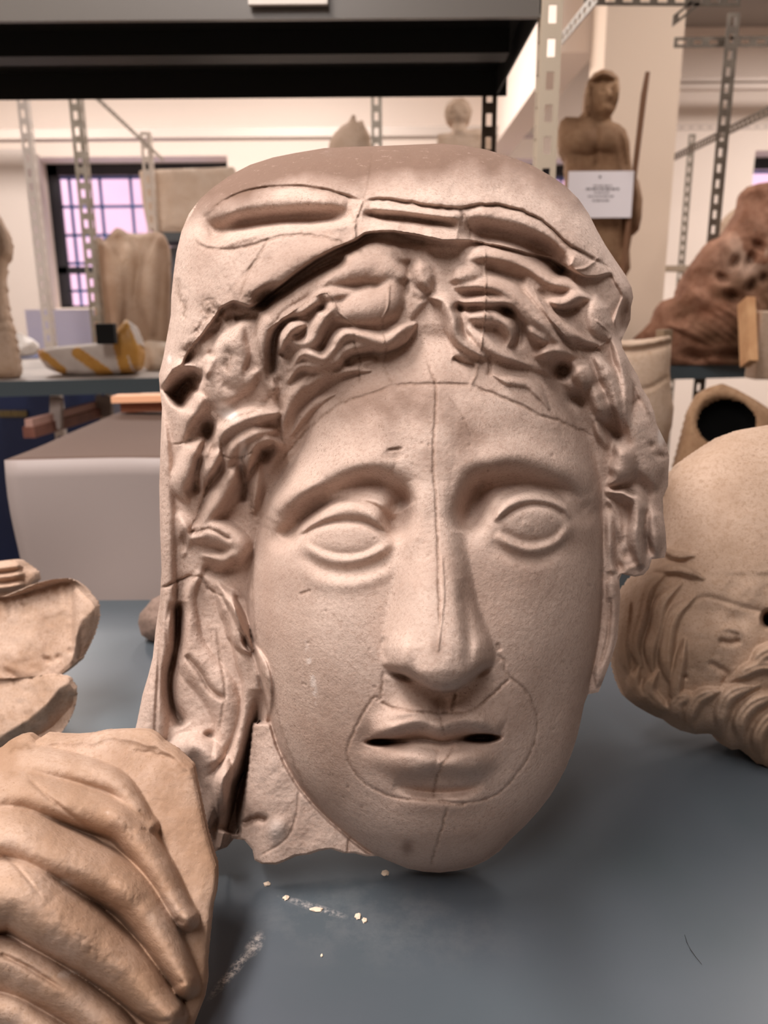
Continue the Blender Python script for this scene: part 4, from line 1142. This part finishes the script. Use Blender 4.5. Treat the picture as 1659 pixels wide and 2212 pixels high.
for i, (x0, x1, z0, z1) in enumerate(wins):
    y0 = YW + .3; fw = .085
    fr = MB(); fr.box((x0, y0, z0), (x0 + fw, y0 + .05, z1)).box((x1 - fw, y0, z0), (x1, y0 + .05, z1)).box((x0, y0, z1 - fw), (x1, y0 + .05, z1)).box((x0, y0, z0), (x1, y0 + .05, z0 + .02))
    zm = z0 + (z1 - z0) * .245; fr.box((x0, y0, zm), (x1, y0 + .05, zm + .055))
    w = structure('window_%d' % (i + 1), fr, BLACK)
    g = MB().box((x0 + fw, y0 + .02, z0), (x1 - fw, y0 + .024, z1 - fw)).build('pane', GLASS, w)
    br = MB(); n = 6
    for k in range(n): 
        xx = x0 + (x1 - x0) * (k + .5) / n; br.box((xx - .011, YW + .42, z0), (xx + .011, YW + .436, z1))
    for k in range(5):
        zz = z0 + (z1 - z0) * (k + .62) / 5; br.box((x0, YW + .415, zz - .011), (x1, YW + .44, zz + .011))
    br.build('window_bars', BARS, w)
# the building across the yard, seen through the panes
fm = material('pink_render', lin(225,190,190), .9, noise=(1.2, lin(206,168,172), .3))
tag(MB().box((-9, 9.6, -1), (11, 9.9, 5)).build('yard_wall', fm), 'pink rendered wall across the yard, seen through the barred windows', 'wall')

# pillar, beam, conduit along the far wall
pl, pr = at(1290, 400, 3.7), at(1452, 400, 3.7)
PIL = material('pillar_paint', lin(226,206,186), .85)
structure('trim_1', MB().box((pl.x, 3.7, 0), (pr.x, 3.95, CEIL)), PIL)
bp_ = at(1168, 173, 4.4)
structure('trim_2', MB().box((bp_.x, 3.95, bp_.z), (bp_.x + .16, YW, CEIL)), WALL)
cp_ = at(600, 292, 6.0)
structure('trim_3', MB().box((XL, 5.9, cp_.z - .03), (at(1160, 290, 6).x, 6.02, cp_.z + .03)), material('cable_duct', lin(190,178,168), .6))
structure('trim_4', MB().box((at(1452, 180, 6.2).x, 6.1, at(1550, 200, 6.2).z), (XR, 6.16, at(1550, 188, 6.2).z)).box((at(1452, 180, 6.2).x, 6.1, at(1550, 184, 6.2).z), (XR, 6.16, at(1550, 176, 6.2).z)), material('pipe_paint', lin(205,190,178), .6))

structure('trim_5', MB().box((XL, 6.25, 0), (at(74, 500, 6.25).x, YW, cp_.z - .03)), material('grey_side_paint', lin(192,182,174), .9))

# ceiling lamps, the last an added one (the light itself is at the top of this file)
HOUS = material('lamp_housing', (.7, .7, .68), .5); DIFF = material('lamp_diffuser', (.9, .88, .84), .5, emit=WARM, strength=6)
names_ = ['above the near shelf', 'to the right behind the camera', 'at the far left', 'over the middle racks', 'at the far right', 'at the left over the aisle', 'in front of the pillar, added to brighten it']
for i, (x, y, e) in enumerate(LAMPS):
    t = thing('ceiling_lamp', (x, y, CEIL), 'long white ceiling lamp with a glowing diffuser ' + names_[i], 'lamp', 'ceiling lamps')
    MB().box((x - .2, y - .66, CEIL - .07), (x + .2, y + .66, CEIL)).build('housing', HOUS, t)
    MB().box((x - .17, y - .62, CEIL - .085), (x + .17, y + .62, CEIL - .07)).build('diffuser', DIFF, t)


# ================================================================== slotted-angle racks
def slotted(mb, a, b, w, th, across, pitch=.05, slot=.55):
    """a flat slotted strip from a to b; 'across' is the direction of its width"""
    a, b = Vector(a), Vector(b); L_ = (b - a).length; t = (b - a) / L_; s = Vector(across).normalized()
    nrm = t.cross(s).normalized()
    def slab(p, q, c0, c1):
        v = []
        for e in (p, q):
            for cc in (c0, c1):
                for h in (-th / 2, th / 2): v.append(a + t * e + s * cc + nrm * h)
        mb.raw(v, [(0, 1, 3, 2), (4, 6, 7, 5), (0, 4, 5, 1), (2, 3, 7, 6), (0, 2, 6, 4), (1, 5, 7, 3)])
    e1 = w * .30
    slab(0, L_, -w / 2, -w / 2 + e1); slab(0, L_, w / 2 - e1, w / 2)
    n = max(int(L_ / pitch), 1); pt = L_ / n
    for k in range(n + 1):
        c = k * pt; slab(max(c - pt * (1 - slot) / 2, 0), min(c + pt * (1 - slot) / 2, L_), -w / 2 + e1, w / 2 - e1)


def angle_post(label, px, py, y, ztop, w=.038, mat=GALV, zbot=0.0, side=1, group='slotted steel posts'):
    p = at(px, py, y); m = MB()
    slotted(m, (p.x, y, zbot), (p.x, y, ztop), w, .003, (1, 0, 0))
    slotted(m, (p.x + side * w / 2, y + w / 2, zbot), (p.x + side * w / 2, y + w / 2, ztop), w, .003, (0, 1, 0))
    o = m.build('slotted_post', mat); return tag(o, label, 'post', group)


def slotted_bar(label, a, b, w=.035, mat=GALV, across=(0, 0, 1), group='slotted steel bars'):
    m = MB(); slotted(m, a, b, w, .003, across)
    return tag(m.build('slotted_bar', mat), label, 'bar', group)


# the dark shelf overhead and its two right-hand posts
YF, YB = 1.5, 2.03
zf = at(600, 38, YF).z; zk = at(600, 212, YB).z; xr_ = at(1172, 60, YF).x; xrb = at(1085, 200, YB).x
zs_ = zf
LIPM = material('shelf_lip_paint', lin(104,100,95), .35, spec=.5)
t = thing('overhead_shelf', (-.4, (YF + YB) / 2, zs_), 'dark steel shelf overhead with a grey front lip and an underside darkened for shade', 'shelf')
MB().box((-2.0, YF, zs_), (xr_, YF + .003, zs_ + .06)).box((-2.0, YF, zs_ - .002), (xr_, YF + .012, zs_)).build('front_lip', LIPM, t)
GREY_SHADED = material('underside_shade_grey', lin(34,34,33), .5, spec=.25)  # grey paint darkened: the unlit underside's shade is put into the colour
MB().box((-2.0, YF + .004, zs_ + .055), (xr_, YB, zs_ + .06)).build('deck', GREY_SHADED, t)
MB().box((-2.0, YB - .004, zk), (xrb + .01, YB, zs_ + .055)).build('rear_lip', GREY_SHADED, t)
zr = at(600, 118, 1.74).z
MB().box((-2.0, 1.74, zr), (xr_ - .02, 1.80, zs_ + .055)).build('stiffener', GREY_SHADED, t)
MB().bar((xr_ - .004, YF, zs_ + .03), (xr_ - .004, YB, zs_ + .03), .004, .056, (0, 0, 1)).build('end_lip', GREY_SHADED, t)
angle_post('tall beige slotted post at the front right corner of the overhead shelf', 1187, 190, YF - .005, 2.6, .034, material('cream_steel', lin(196,182,162), .5, metal=.1), side=-1)
angle_post('dark slotted post at the rear right corner of the overhead shelf', 1056, 260, YB, 2.6, .034, GALV_DARK)
# label holder on the lip
q0 = at(537, 12, YF - .012); q1 = at(708, 8, YF - .012)
t = MB().box((q0.x, YF - .016, q0.z), (q1.x, YF - .006, q0.z + .05)).build('label_card', material('card_white', lin(232,224,214), .6), bevel=.001)
tag(t, 'white card label fixed to the grey lip of the overhead shelf', 'label')
dk = at(175, -30, YF + .1)
tag(MB().tube([(dk.x, YF + .12, zs_ + .06), (dk.x, YF + .12, zs_ + .075), (dk.x, YF + .12, zs_ + .12)], [.055, .06, .05], 24).build('dark_pot', material('dark_clay', (.02, .016, .014), .6), smooth=False), 'round dark pot foot standing on the overhead shelf', 'pot')

# lower shelf of that rack, mostly hidden behind the casts
ZL = 0.86
t = thing('lower_shelf', (.5, 1.75, ZL), 'grey steel shelf behind the near deck, under the overhead shelf', 'shelf')
MB().box((at(1000, 900, 1.5).x, YF + .02, ZL - .004), (1.6, YB, ZL)).build('deck', ENAMEL, t); MB().box((at(1000, 900, 1.5).x, YF + .02, ZL - .04), (1.6, YF + .024, ZL - .004)).build('lip', ENAMEL, t)

# ---------------- the middle shelf across the aisle
ZM = CAM.z - .19
A = atz(-330, 832, ZM); B_ = atz(2000, 779, ZM)
dv = (B_ - A).normalized(); nv = Vector((-dv.y, dv.x, 0)); Dp = 1.05
t = thing('middle_shelf', (A + B_) / 2 + nv * .4, 'long grey-blue steel shelf across the aisle holding sculptures', 'shelf')
def prism(mb, p, q, depth, z0, z1, n=nv):
    v = [(p.x, p.y, z0), (q.x, q.y, z0), (q.x + n.x * depth, q.y + n.y * depth, z0), (p.x + n.x * depth, p.y + n.y * depth, z0)]
    v += [(a, b, z1) for a, b, _ in v]
    return mb.raw(v, [(0, 3, 2, 1), (4, 5, 6, 7), (0, 1, 5, 4), (1, 2, 6, 5), (2, 3, 7, 6), (3, 0, 4, 7)])
prism(MB(), A, B_, Dp, ZM - .004, ZM).build('deck', material('dusty_enamel', lin(166,156,148), .6, noise=(12, lin(140,132,126), .2)), t)
prism(MB(), A - nv * .004, B_ - nv * .004, .004, ZM - .04, ZM + .001).build('front_lip', material('blue_grey_lip', lin(74,86,92), .4), t)
prism(MB(), A + nv * Dp, B_ + nv * Dp, .004, ZM - .04, ZM).build('rear_lip', ENAMEL, t)

angle_post('pale slotted post at far left, in front of the window edge', 76, 480, 3.15, 2.7, .034, material('pale_steel', lin(205,196,188), .5))
angle_post('beige slotted post crossing the left window pane', 178, 400, 2.95, 2.7, .038)
angle_post('pale slotted post in front of the stone block', 320, 390, 3.42, at(320, 285, 3.42).z, .036, material('pale_steel_two', lin(210,198,186), .5))
angle_post('slotted post rising beside the crested helmet cast', 813, 260, 3.0, 2.7, .036, GALV)
angle_post('thick slotted post at the right with an open top end', 1563, 270, 2.95, at(1578, 28, 2.95).z, .042, GALV_DARK)
angle_post('thin distant slotted post between pillar and thick post', 1486, 400, 4.6, at(1486, 290, 4.6).z, .036, GALV)
slotted_bar('horizontal slotted bar crossing the thick right post near its top', at(1456, 92, 2.98), at(1900, 86, 2.98), .032, GALV_DARK)
slotted_bar('slanting slotted bar running down behind the thick right post', at(1444, 346, 4.6), at(1760, 190, 2.7), .034, GALV_DARK)
slotted_bar('slotted bar at the very top, in front of the pillar', at(1262, -1, 2.6), at(1600, 2, 2.6), .03, GALV_DARK)
slotted_bar('short slotted brace under the top bar, right of the pillar', at(1453, 46, 2.6), at(1512, 0, 2.6), .03, GALV_DARK)
slotted_bar('slanting galvanised bar right of the front beige post', at(1214, 84, 2.3), at(1292, -12, 1.9), .03, GALV)
slotted_bar('thin slanting bar above the left window', at(205, 208, 2.7), at(352, 345, 3.6), .014, GALV)
slotted_bar('long pale bar high up across the racks, right of the pillar', at(1452, 276, 4.7), at(1900, 270, 4.7), .03, material('pale_bar', lin(214,200,190), .6))
m = MB(); p0, p1 = at(1426, 580, 3.8), at(1520, 574, 3.8); m.box((pr.x, 3.78, p0.z - .012), (p1.x + .3, 3.9, p0.z + .012))
tag(m.build('shelf_board', material('board', lin(176,160,140), .7)), 'small beige shelf board beside the pillar, behind the red-brown cast', 'shelf')

# ---------------- things on the middle shelf, left
UPRIGHT = True
def on_mid(px, py): return zdepth(px, py, ZM)

def carve_torso(v):
    X, Y = v.X, v.Y
    v.H = 40 * v.inf ** .4; v.B = v.H.copy()
    v.lock([(215,520),(240,560),(250,640),(255,720)], [16,22,22,20], 26, 10); v.lock([(345,510),(330,560),(320,640),(330,720)], [16,24,26,20], 26, 10)
    v.pit(272,560,16,40,-20); v.pit(283,610,30,60,-12); v.stroke([(225,520),(265,515),(300,530)], 12, -14); v.stroke([(255,510),(262,560)], 8, -12); v.stroke([(302,520),(300,580),(290,660)], 7, -10)
    v.dust = np.clip(np.abs(X - 283) / 70 + value_noise(X.shape, 20, 4, 3), 0, 1) * .8
cast('relief_fragment', 'upright beige relief fragment with a torn top edge, in front of the left window', 'sculpture',
     [(197,530),(205,515),(215,510),(225,520),(236,508),(250,492),(262,494),(275,503),(300,506),(335,500),(352,505),(362,530),(364,600),(362,700),(360,770),(205,772),(203,650),(200,570)], 4,
     on_mid(280, 772), ZM, PLASTER_FAR, backd=50, carve=carve_torso, part='relief')

STRIPS = ((84,758,135,800,8), (165,760,232,808,12), (243,700,270,800,12), (258,690,300,790,14), (300,745,304,790,5))
def carve_foam(v):
    v.H = 34 * v.inf ** .5
    v.strips = []
    for (x0, y0, x1, y1, w) in STRIPS:
        k, D, T, S = v.field([(x0, y0), ((x0 + x1) / 2, (y0 + y1) / 2), (x1, y1)], w * 2)
        q = np.zeros(v.X.shape, bool); q[k] = D < w; v.strips.append(q); v.H[q] += 1.5
FOAM = material('foam_wrap', lin(214,204,196), .7, noise=(20, lin(196,186,178), .2))
TAPE = material('brown_tape', lin(206,156,76), .4, noise=(30, lin(184,132,58), .2))
cast('foam_package', 'white wrapped package with strips of yellow-brown tape, lying on the middle shelf', 'package',
     [(78,757),(110,750),(160,745),(200,742),(232,734),(262,700),(272,688),(288,700),(300,730),(305,760),(302,790),(280,803),(240,809),(180,811),(130,806),(100,795),(86,775)], 3,
     on_mid(180, 811), ZM, FOAM, backd=60, carve=carve_foam, part='wrapping', extra=lambda v: [('tape_strip', q, TAPE) for q in v.strips])
p0 = at(208, 744, 2.205); p1 = at(243, 699, 2.205)
tag(MB().box((p0.x, 2.205, p0.z), (p1.x, 2.24, p1.z), .1).build('black_block', material('black_matte', (.004, .004, .004), .9), bevel=.002), 'small square black block standing against the taped package', 'block')

def carve_statuette(v):
    v.H = 30 * v.inf ** .5; v.crease([(-60, 700), (60, 690)], 4, 8, .3); v.crease([(-60, 718), (60, 712)], 3, 5, .3)
cast('statuette', 'small tan statuette on a moulded base at the left edge of the middle shelf', 'sculpture',
     [(-40,470),(-10,455),(0,480),(12,500),(20,530),(19,548),(8,560),(4,600),(10,660),(16,695),(22,700),(22,712),(26,730),(34,775),(38,790),(38,808),(30,816),(-50,820),(-60,700)], 4,
     on_mid(10, 818), ZM, PLASTER_FAR, backd=40, carve=carve_statuette, part='figure')
cast('crumpled_paper', 'crumpled white paper behind the statuette', 'paper',
     [(22,722),(40,718),(60,728),(78,740),(76,758),(60,766),(30,768),(10,762),(8,735)], 4, on_mid(40, 775), None, material('white_paper', lin(244,240,236), .9), dome=(20, 2), backd=20, carve=chips(7, 26, 8), part='sheet')
cast('crumpled_paper', 'torn pale wrapping paper with brown tape to the right of the taped package', 'paper',
     [(300,745),(320,735),(345,738),(380,742),(400,760),(400,795),(360,800),(320,800),(302,790)], 4, on_mid(340, 800), ZM, material('cream_paper', lin(228,214,198), .9), dome=(20, 2), backd=20, carve=chips(17, 20, 8), part='sheet')
a0 = at(62, 742, 3.98); a1 = at(204, 668, 3.98)
t = MB().box((a0.x, 3.98, a0.z - .06), (a1.x + .6, 4.02, a1.z)).build('foam_board', material('lilac_board', lin(206,200,214), .8))
tag(t, 'pale lilac board standing below the left window', 'board')

# stone block on an upper shelf, and grey cabinet under it
YS = 3.55; s0 = at(300, 503, YS); s1 = at(560, 498, YS)
t = thing('upper_shelf', (s0.x + .3, YS + .2, s0.z), 'short grey shelf under the stone block, left of the cap of the big head', 'shelf')
MB().box((s0.x + .05, YS - .02, s0.z - .035), (at(1180, 498, YS).x, YS + .5, s0.z)).build('deck', ENAMEL, t)
cast('stone_block', 'rough cream rectangular stone block on the upper shelf behind the cap', 'stone',
     [(300,368),(330,366),(400,364),(460,362),(505,360),(520,400),(520,500),(345,502),(318,490),(308,440)], 4, zdepth(400, 502, s0.z), s0.z, material('cream_stone', lin(222,204,186), .9, noise=(16, lin(202,178,156), .25), bump=(24, .6, .02)),
     dome=(14, 8), backd=60, carve=chips(23, 5, 16), part='block')
k0 = at(362, 760, 3.7); k1 = at(470, 534, 3.7)
tag(MB().box((k0.x, 3.68, k0.z), (k1.x, 3.9, k1.z)).box((k0.x - .01, 3.67, at(0, 604, 3.7).z), (k1.x, 3.69, at(0, 590, 3.7).z)).build('grey_cabinet', material('cabinet_paint', lin(104,110,120), .5)), 'grey metal cabinet below the upper shelf, beside the relief fragment', 'cabinet')

# blue crate and timber under the middle shelf
b0 = at(-260, 1300, 3.45); b1 = at(222, 772, 3.45)
t = thing('blue_crate', (b0.x + .3, 3.6, 0), 'large navy blue crate with faint yellow lettering, under the middle shelf at left', 'crate')
MB().box((b0.x, 3.45, 0), (b1.x, 3.95, b1.z)).build('box', material('navy_plastic', lin(16,38,82), .5), t)
m = MB(); xs_ = [0, 9, 17, 26, 34, 43, 52]
for i_, xx in enumerate(xs_):
    a_ = at(xx - 2, 901, 3.44); c_ = at(xx + 4, 887, 3.44); m.box((a_.x, 3.44, a_.z), (c_.x, 3.449, c_.z))
m.build('lettering', material('yellow_print', lin(112,96,58), .6), t)
TIM = material('red_timber', lin(140,92,78), .7, noise=(14, lin(110,66,54), .2))
t = thing('timber_frame', at(150, 920, 2.3), 'slanting red-brown timber frame on top of the grey wrapped crate', 'frame')
MB().bar(at(62, 914, 2.05), at(215, 872, 2.6), .02, .02, (0, 0, 1)).build('rail', material('pink_timber', lin(190,150,138), .7), t)
MB().bar(at(62, 934, 2.05), at(222, 888, 2.6), .03, .03, (0, 0, 1)).build('rail', TIM, t)
MB().bar(at(122, 925, 2.2), at(122, 858, 2.2), .03, .02).build('stile', material('grey_tape', lin(150,138,132), .7), t)
MB().bar(at(225, 898, 2.55), at(225, 856, 2.55), .05, .02).build('stile', bpy.data.materials['grey_tape'], t)
tag(MB().bar(at(248, 861, 1.72), at(420, 857, 1.72), .014, .05).build('orange_batten', material('orange_wood', lin(250,190,150), .5)), 'bright orange-tan wooden batten just under the lip of the middle shelf', 'batten')
tag(MB().bar(at(268, 877, 1.74), at(420, 873, 1.74), .022, .05).build('brown_batten', material('brown_wood', lin(150,92,64), .6)), 'brown wooden batten below the orange-tan one', 'batten')

# the grey wrapped crate behind the near deck
def carve_wrap(v):
    v.H = v.H * 0
g0 = at(14, 992, 1.2); g1 = at(760, 992, 1.2)
bm = bmesh.new(); bmesh.ops.create_cube(bm, size=1.0)
for v in bm.verts:
    v.co = Vector((g0.x + (v.co.x + .5) * (g1.x - g0.x), 1.2 + (v.co.y + .5) * .62, .45 + (v.co.z + .5) * (g0.z - .45)))
bmesh.ops.subdivide_edges(bm, edges=bm.edges[:], cuts=24, use_grid_fill=True)
from mathutils import noise as mn
for v in bm.verts:
    q = v.co * 5.0; w_ = 0.010
    v.co += Vector((mn.noise(q), mn.noise(q + Vector((9, 0, 0))), mn.noise(q + Vector((0, 9, 0))) * .5)) * w_
    v.co.z = max(v.co.z, .45)
me = bpy.data.meshes.new('wrapping'); bm.to_mesh(me); bm.free(); me.polygons.foreach_set('use_smooth', [True] * len(me.polygons))
me.materials.append(material('grey_sheet', lin(164,152,148), .5, spec=.35))
t = thing('wrapped_crate', ((g0.x + g1.x) / 2, 1.5, 0), 'large crate wrapped in grey sheeting behind the near shelf, left of the big head', 'crate')
o = bpy.data.objects.new('wrapping', me); COL.objects.link(o); adopt(o, t)
me.polygons.foreach_get
dm = material('brown_sheet_top', lin(96,76,66), .9)
me.materials.append(dm)
for p in me.polygons:
    if p.normal.z > .7: p.material_index = 1  # upward faces take the darker brown
MB().box((g0.x + .05, 1.25, 0), (g1.x - .05, 1.75, .455)).build('plinth', material('plinth_wood', lin(120,100,84), .8), t)

# ---------------- casts behind and above, centre and right
ZU = at(760, 372, 3.0).z
t = thing('high_shelf', (.3, 3.1, ZU), 'grey shelf hidden behind the cap, carrying the helmet cast and the small bust', 'shelf')
MB().box((at(640, 372, 3).x, 2.85, ZU - .03), (at(1120, 372, 3).x, 3.35, ZU)).build('deck', ENAMEL, t)
def carve_helmet(v):
    v.stroke([(700,300),(740,262),(765,256),(800,300)], 6, 8)
    v.dust = np.clip(value_noise(v.X.shape, 20, 4, 3) + .2, 0, 1) * .6
cast('helmet_cast', 'beige domed helmet cast with a small broken crest, above the cap', 'sculpture',
     [(708,330),(712,306),(722,288),(738,272),(752,264),(760,250),(766,244),(770,262),(776,262),(784,258),(786,268),(798,290),(803,318),(803,380),(708,380)], 3, zdepth(755, 380, ZU), ZU, PLASTER_FAR, dome=(34, 2.2), backd=40, carve=carve_helmet, part='dome')
def carve_sb(v):
    v.B = v.H.copy(); v.pit(990, 240, 26, 26, -16); v.stroke([(965,232),(990,218),(1015,232)], 7, 8); v.crease([(972,246),(984,244)], 3, 5, .4); v.crease([(998,244),(1010,246)], 3, 5, .4)
    v.stroke([(960,285),(1000,280),(1050,290)], 10, 8)
    v.dust = np.clip(value_noise(v.X.shape, 20, 14, 3) + .3, 0, 1) * .7
cast('small_bust', 'small tan bust with curly hair next to the dark rear post', 'sculpture',
     [(945,290),(975,286),(978,268),(966,258),(960,240),(966,222),(980,212),(1000,211),(1014,222),(1020,240),(1016,258),(1006,268),(1010,280),(1035,278),(1052,288),(1062,300),(1062,380),(945,380)], 3, zdepth(1000, 380, ZU), ZU, PLASTER_FAR, dome=(30, 2.4), backd=36, carve=carve_sb, part='figure')

def carve_man(v):
    X, Y = v.X, v.Y
    v.H = 26 * v.inf ** .6; v.B = v.H.copy()
    v.lock([(1272,180),(1266,215),(1272,250)], [8,12,9], 22, 4); v.lock([(1332,175),(1336,205),(1330,228)], [6,9,7], 20, 4); v.lock([(1275,172),(1300,156),(1330,168)], [10,14,10], 26, 5)
    v.pit(1308, 205, 22, 32, -14); v.stroke([(1313,195),(1320,212)], 4, 7, (.1,.1)); v.crease([(1296,196),(1308,194)], 3, 5, .7); v.crease([(1318,192),(1328,192)], 3, 5, .7); v.crease([(1308,222),(1322,222)], 2.5, 4, .6)
    v.pit(1312, 236, 16, 12, -8); v.stroke([(1285,245),(1300,262),(1318,258)], 6, -6)
    v.pit(1258, 300, 40, 30, -14); v.pit(1318, 302, 34, 28, -14); v.stroke([(1288,270),(1290,330),(1288,370)], 5, -7); v.stroke([(1230,330),(1270,338),(1290,330),(1330,335)], 6, -7)
    v.stroke([(1340,290),(1348,340),(1352,372)], 6, -9); v.stroke([(1335,420),(1348,480),(1345,560)], 6, -14); v.lock([(1372,380),(1380,430),(1374,490)], [10,13,12], 16, 5)
    v.dust = np.clip(value_noise(X.shape, 26, 24, 4) + .3, 0, 1) * .8; v.stain = np.maximum(v.stain, .7 * np.exp(-np.hypot((X - 1366) / 12, (Y - 470) / 30) ** 2))
zmn = on_mid(1290, 790)
cast('male_statue', 'brown statue of a long-haired bare-chested man with broken arms before the pillar', 'statue',
     [(1262,240),(1264,200),(1270,175),(1282,158),(1302,149),(1322,153),(1336,166),(1339,190),(1336,215),(1330,235),(1320,250),(1322,262),(1338,268),(1352,280),(1360,305),(1362,340),(1366,372),(1380,390),(1388,430),(1386,470),(1380,498),(1366,505),
      (1360,540),(1362,580),(1350,600),(1336,598),(1326,620),(1326,790),(1220,790),(1218,600),(1222,470),(1224,380),(1222,340),(1210,320),(1206,290),(1210,262),(1222,252),(1250,253)], 3, zmn, ZM, STATUE_BROWN, backd=46, carve=carve_man, part='figure')
ya = at(1375, 370, 2.35)
yb2 = 2.475; sf = at(1322, 760, yb2); sf.z = ZM
m = MB().tube([sf, at(1371, 372, yb2), at(1391, 205, yb2), at(1399, 156, yb2)], [.007, .008, .009, .007], 8)
tag(m.build('staff', material('dark_wood', lin(120,84,58), .7)), 'thin brown staff rising diagonally beside the bare-chested statue', 'staff')
cy = 2.455; c0, c1 = at(1224, 471, cy), at(1370, 369, cy)
t = thing('paper_sign', ((c0.x + c1.x) / 2, cy, c0.z), 'white paper sign with grey printed lines in front of the statue', 'sign')
MB().box((c0.x, cy, c0.z), (c1.x, cy + .003, c1.z)).build('card', material('sign_paper', lin(246,240,244), .8), t)
rr = random.Random(5); ink = material('grey_ink', lin(128,122,126), .8)
for yy_, x0_, x1_, hh in ((401,1282,1322,2.5), (408,1266,1338,4), (416,1284,1316,2.5), (424,1270,1330,2.5), (433,1280,1318,3), (382,1294,1300,5)):
    x = x0_; m = MB(); xs2 = []
    while x < x1_ - 3:
        w_ = rr.uniform(4, 12); xs2.append((x, min(x + w_, x1_))); x += w_ + 2
    for xa, xb in xs2:
        a_ = at(xa, yy_ + hh / 2, cy - .002); b_ = at(xb, yy_ - hh / 2, cy - .002); m.box((a_.x, cy - .001, a_.z), (b_.x, cy - .0002, b_.z))
    m.build('printed_line', ink, t)

def carve_rock(v):
    X, Y = v.X, v.Y
    v.H = 60 * v.inf ** .6; v.B = v.H.copy()
    for k_ in range(12): v.lock([(1440 + k_ * 24, 700 - k_ * 7), (1490 + k_ * 20, 716 - k_ * 6), (1540 + k_ * 18, 745 - k_ * 4)], [8, 12, 7], 18, 4)
    for (x, y, a, b) in ((1590,566,9,14),(1620,560,8,20),(1650,600,8,10),(1622,618,10,14),(1580,640,16,10),(1560,600,14,8),(1640,530,14,8)): v.pit(x, y, a, b, 26, .5, stain=.8)
    v.stroke([(1560,505),(1590,560),(1620,640)], 18, 20); v.pit(1500,560,40,30,-14); v.pit(1560,620,30,30,-16); v.stroke([(1480,620),(1540,660),(1600,670)], 16, 18)
    v.pit(1500,770,26,12,30,.2,stain=.9); v.pit(1590,768,50,12,30,0,stain=.9)
    v.H += value_noise(X.shape, 16, 4, 4) * 14 * v.inf ** .5
    v.dust = np.clip(value_noise(X.shape, 30, 54, 4) * 2 + .2 - np.exp(-np.hypot((X - 1620) / 60, (Y - 570) / 70) ** 2), 0, 1)
    v.chip = .5 * np.exp(-np.hypot((X - 1620) / 60, (Y - 560) / 60) ** 3) * (value_noise(X.shape, 14, 5) > -.2)
cast('draped_fragment', 'large red-brown weathered draped cast on the middle shelf at the right edge', 'sculpture',
     [(1368,745),(1372,728),(1395,708),(1412,690),(1418,668),(1430,650),(1462,640),(1470,610),(1488,580),(1510,550),(1530,522),(1545,516),(1560,510),(1580,480),(1598,450),(1600,420),(1612,404),(1640,396),(1680,390),(1780,380),(1850,500),(1860,790),(1460,788),(1430,770),(1400,755)], 4,
     on_mid(1520, 790), ZM, ROCK_RED, backd=60, carve=carve_rock, part='body')
cast('pale_cast', 'smooth pale beige rounded cast showing behind the top of the red-brown one', 'sculpture',
     [(1560,520),(1562,480),(1572,462),(1590,448),(1615,440),(1640,450),(1650,520),(1640,560),(1580,560)], 4, 3.1, None, PLASTER_FAR, dome=(30, 2), backd=30, part='body')
w0 = at(1604, 772, 2.0); w1 = at(1628, 648, 2.0)
tag(MB().bar(at(1612, 650, 2.05), at(1618, 786, 1.98), .022, .05).build('wooden_wedge', material('light_wood', lin(214,168,122), .6, noise=(20, lin(190,140,96), .2))), 'upright light wooden wedge at the foot of the red-brown cast', 'wedge')
tag(MB().box((at(1634, 780, 2.02).x, 2.02, ZM), (at(1720, 780, 2.02).x, 2.08, at(1650, 672, 2.02).z)).build('plaster_block', PLASTER_FAR, bevel=.004), 'pale grey plaster block at the right edge beside the wooden wedge', 'block')
tag(MB().box((at(1426, 744, 1.555).x, 1.555, at(1426, 744, 1.555).z), (at(1452, 712, 1.555).x, 1.58, at(1452, 712, 1.555).z), .3).build('wooden_cube', material('olive_wood', lin(128,108,86), .8), bevel=.001), 'small dull brown cube sitting on the rim of the beige pot', 'cube')

def carve_pot(v):
    v.crease([(1320, 756), (1370, 758), (1420, 748), (1452, 738)], 5, 14, .3, (.02, .02)); v.stroke([(1320, 742), (1380, 742), (1450, 728)], 8, 12, (.02, .02)); v.crease([(1380,842),(1410,835),(1445,812)], 3, 7, .3)
cast('plaster_vessel', 'beige thin-walled plaster vessel with a rolled rim, right behind the hair of the big head', 'vessel',
     [(1300,742),(1345,735),(1390,733),(1425,728),(1450,724),(1450,760),(1447,800),(1450,850),(1456,880),(1452,920),(1440,960),(1420,1010),(1410,1222),(1290,1222),(1280,900)], 4, zdepth(1380, 1222, ZL), ZL, PLASTER_FAR, dome=(46, 2.2), backd=60, carve=carve_pot, part='body')
def carve_jar(v):
    v.pit(1568, 912, 60, 48, 40, .15, 6)  # shallow dent; the opening's inner darkness is painted by a black part
    v.H += value_noise(v.X.shape, 24, 9, 3) * 6
cast('dark_mouthed_cast', 'brown rounded cast with a big round opening painted dark inside, above the bald bust', 'sculpture',
     [(1455,1040),(1462,1000),(1478,940),(1490,890),(1510,850),(1535,835),(1560,828),(1590,840),(1630,862),(1665,885),(1740,930),(1760,1220),(1455,1220)], 4, zdepth(1600, 1220, ZL), ZL, STATUE_BROWN, dome=(50, 2.4), backd=60, carve=carve_jar, part='body',
     extra=lambda v: [('opening_shade', np.hypot((v.X - 1568) * np.cos(.1) / 64, (v.Y - 912) / 52) < 1 + value_noise(v.X.shape, 14, 3) * .06, material('hollow_shade_black', (.004, .004, .004), 1.0, spec=0.0))])
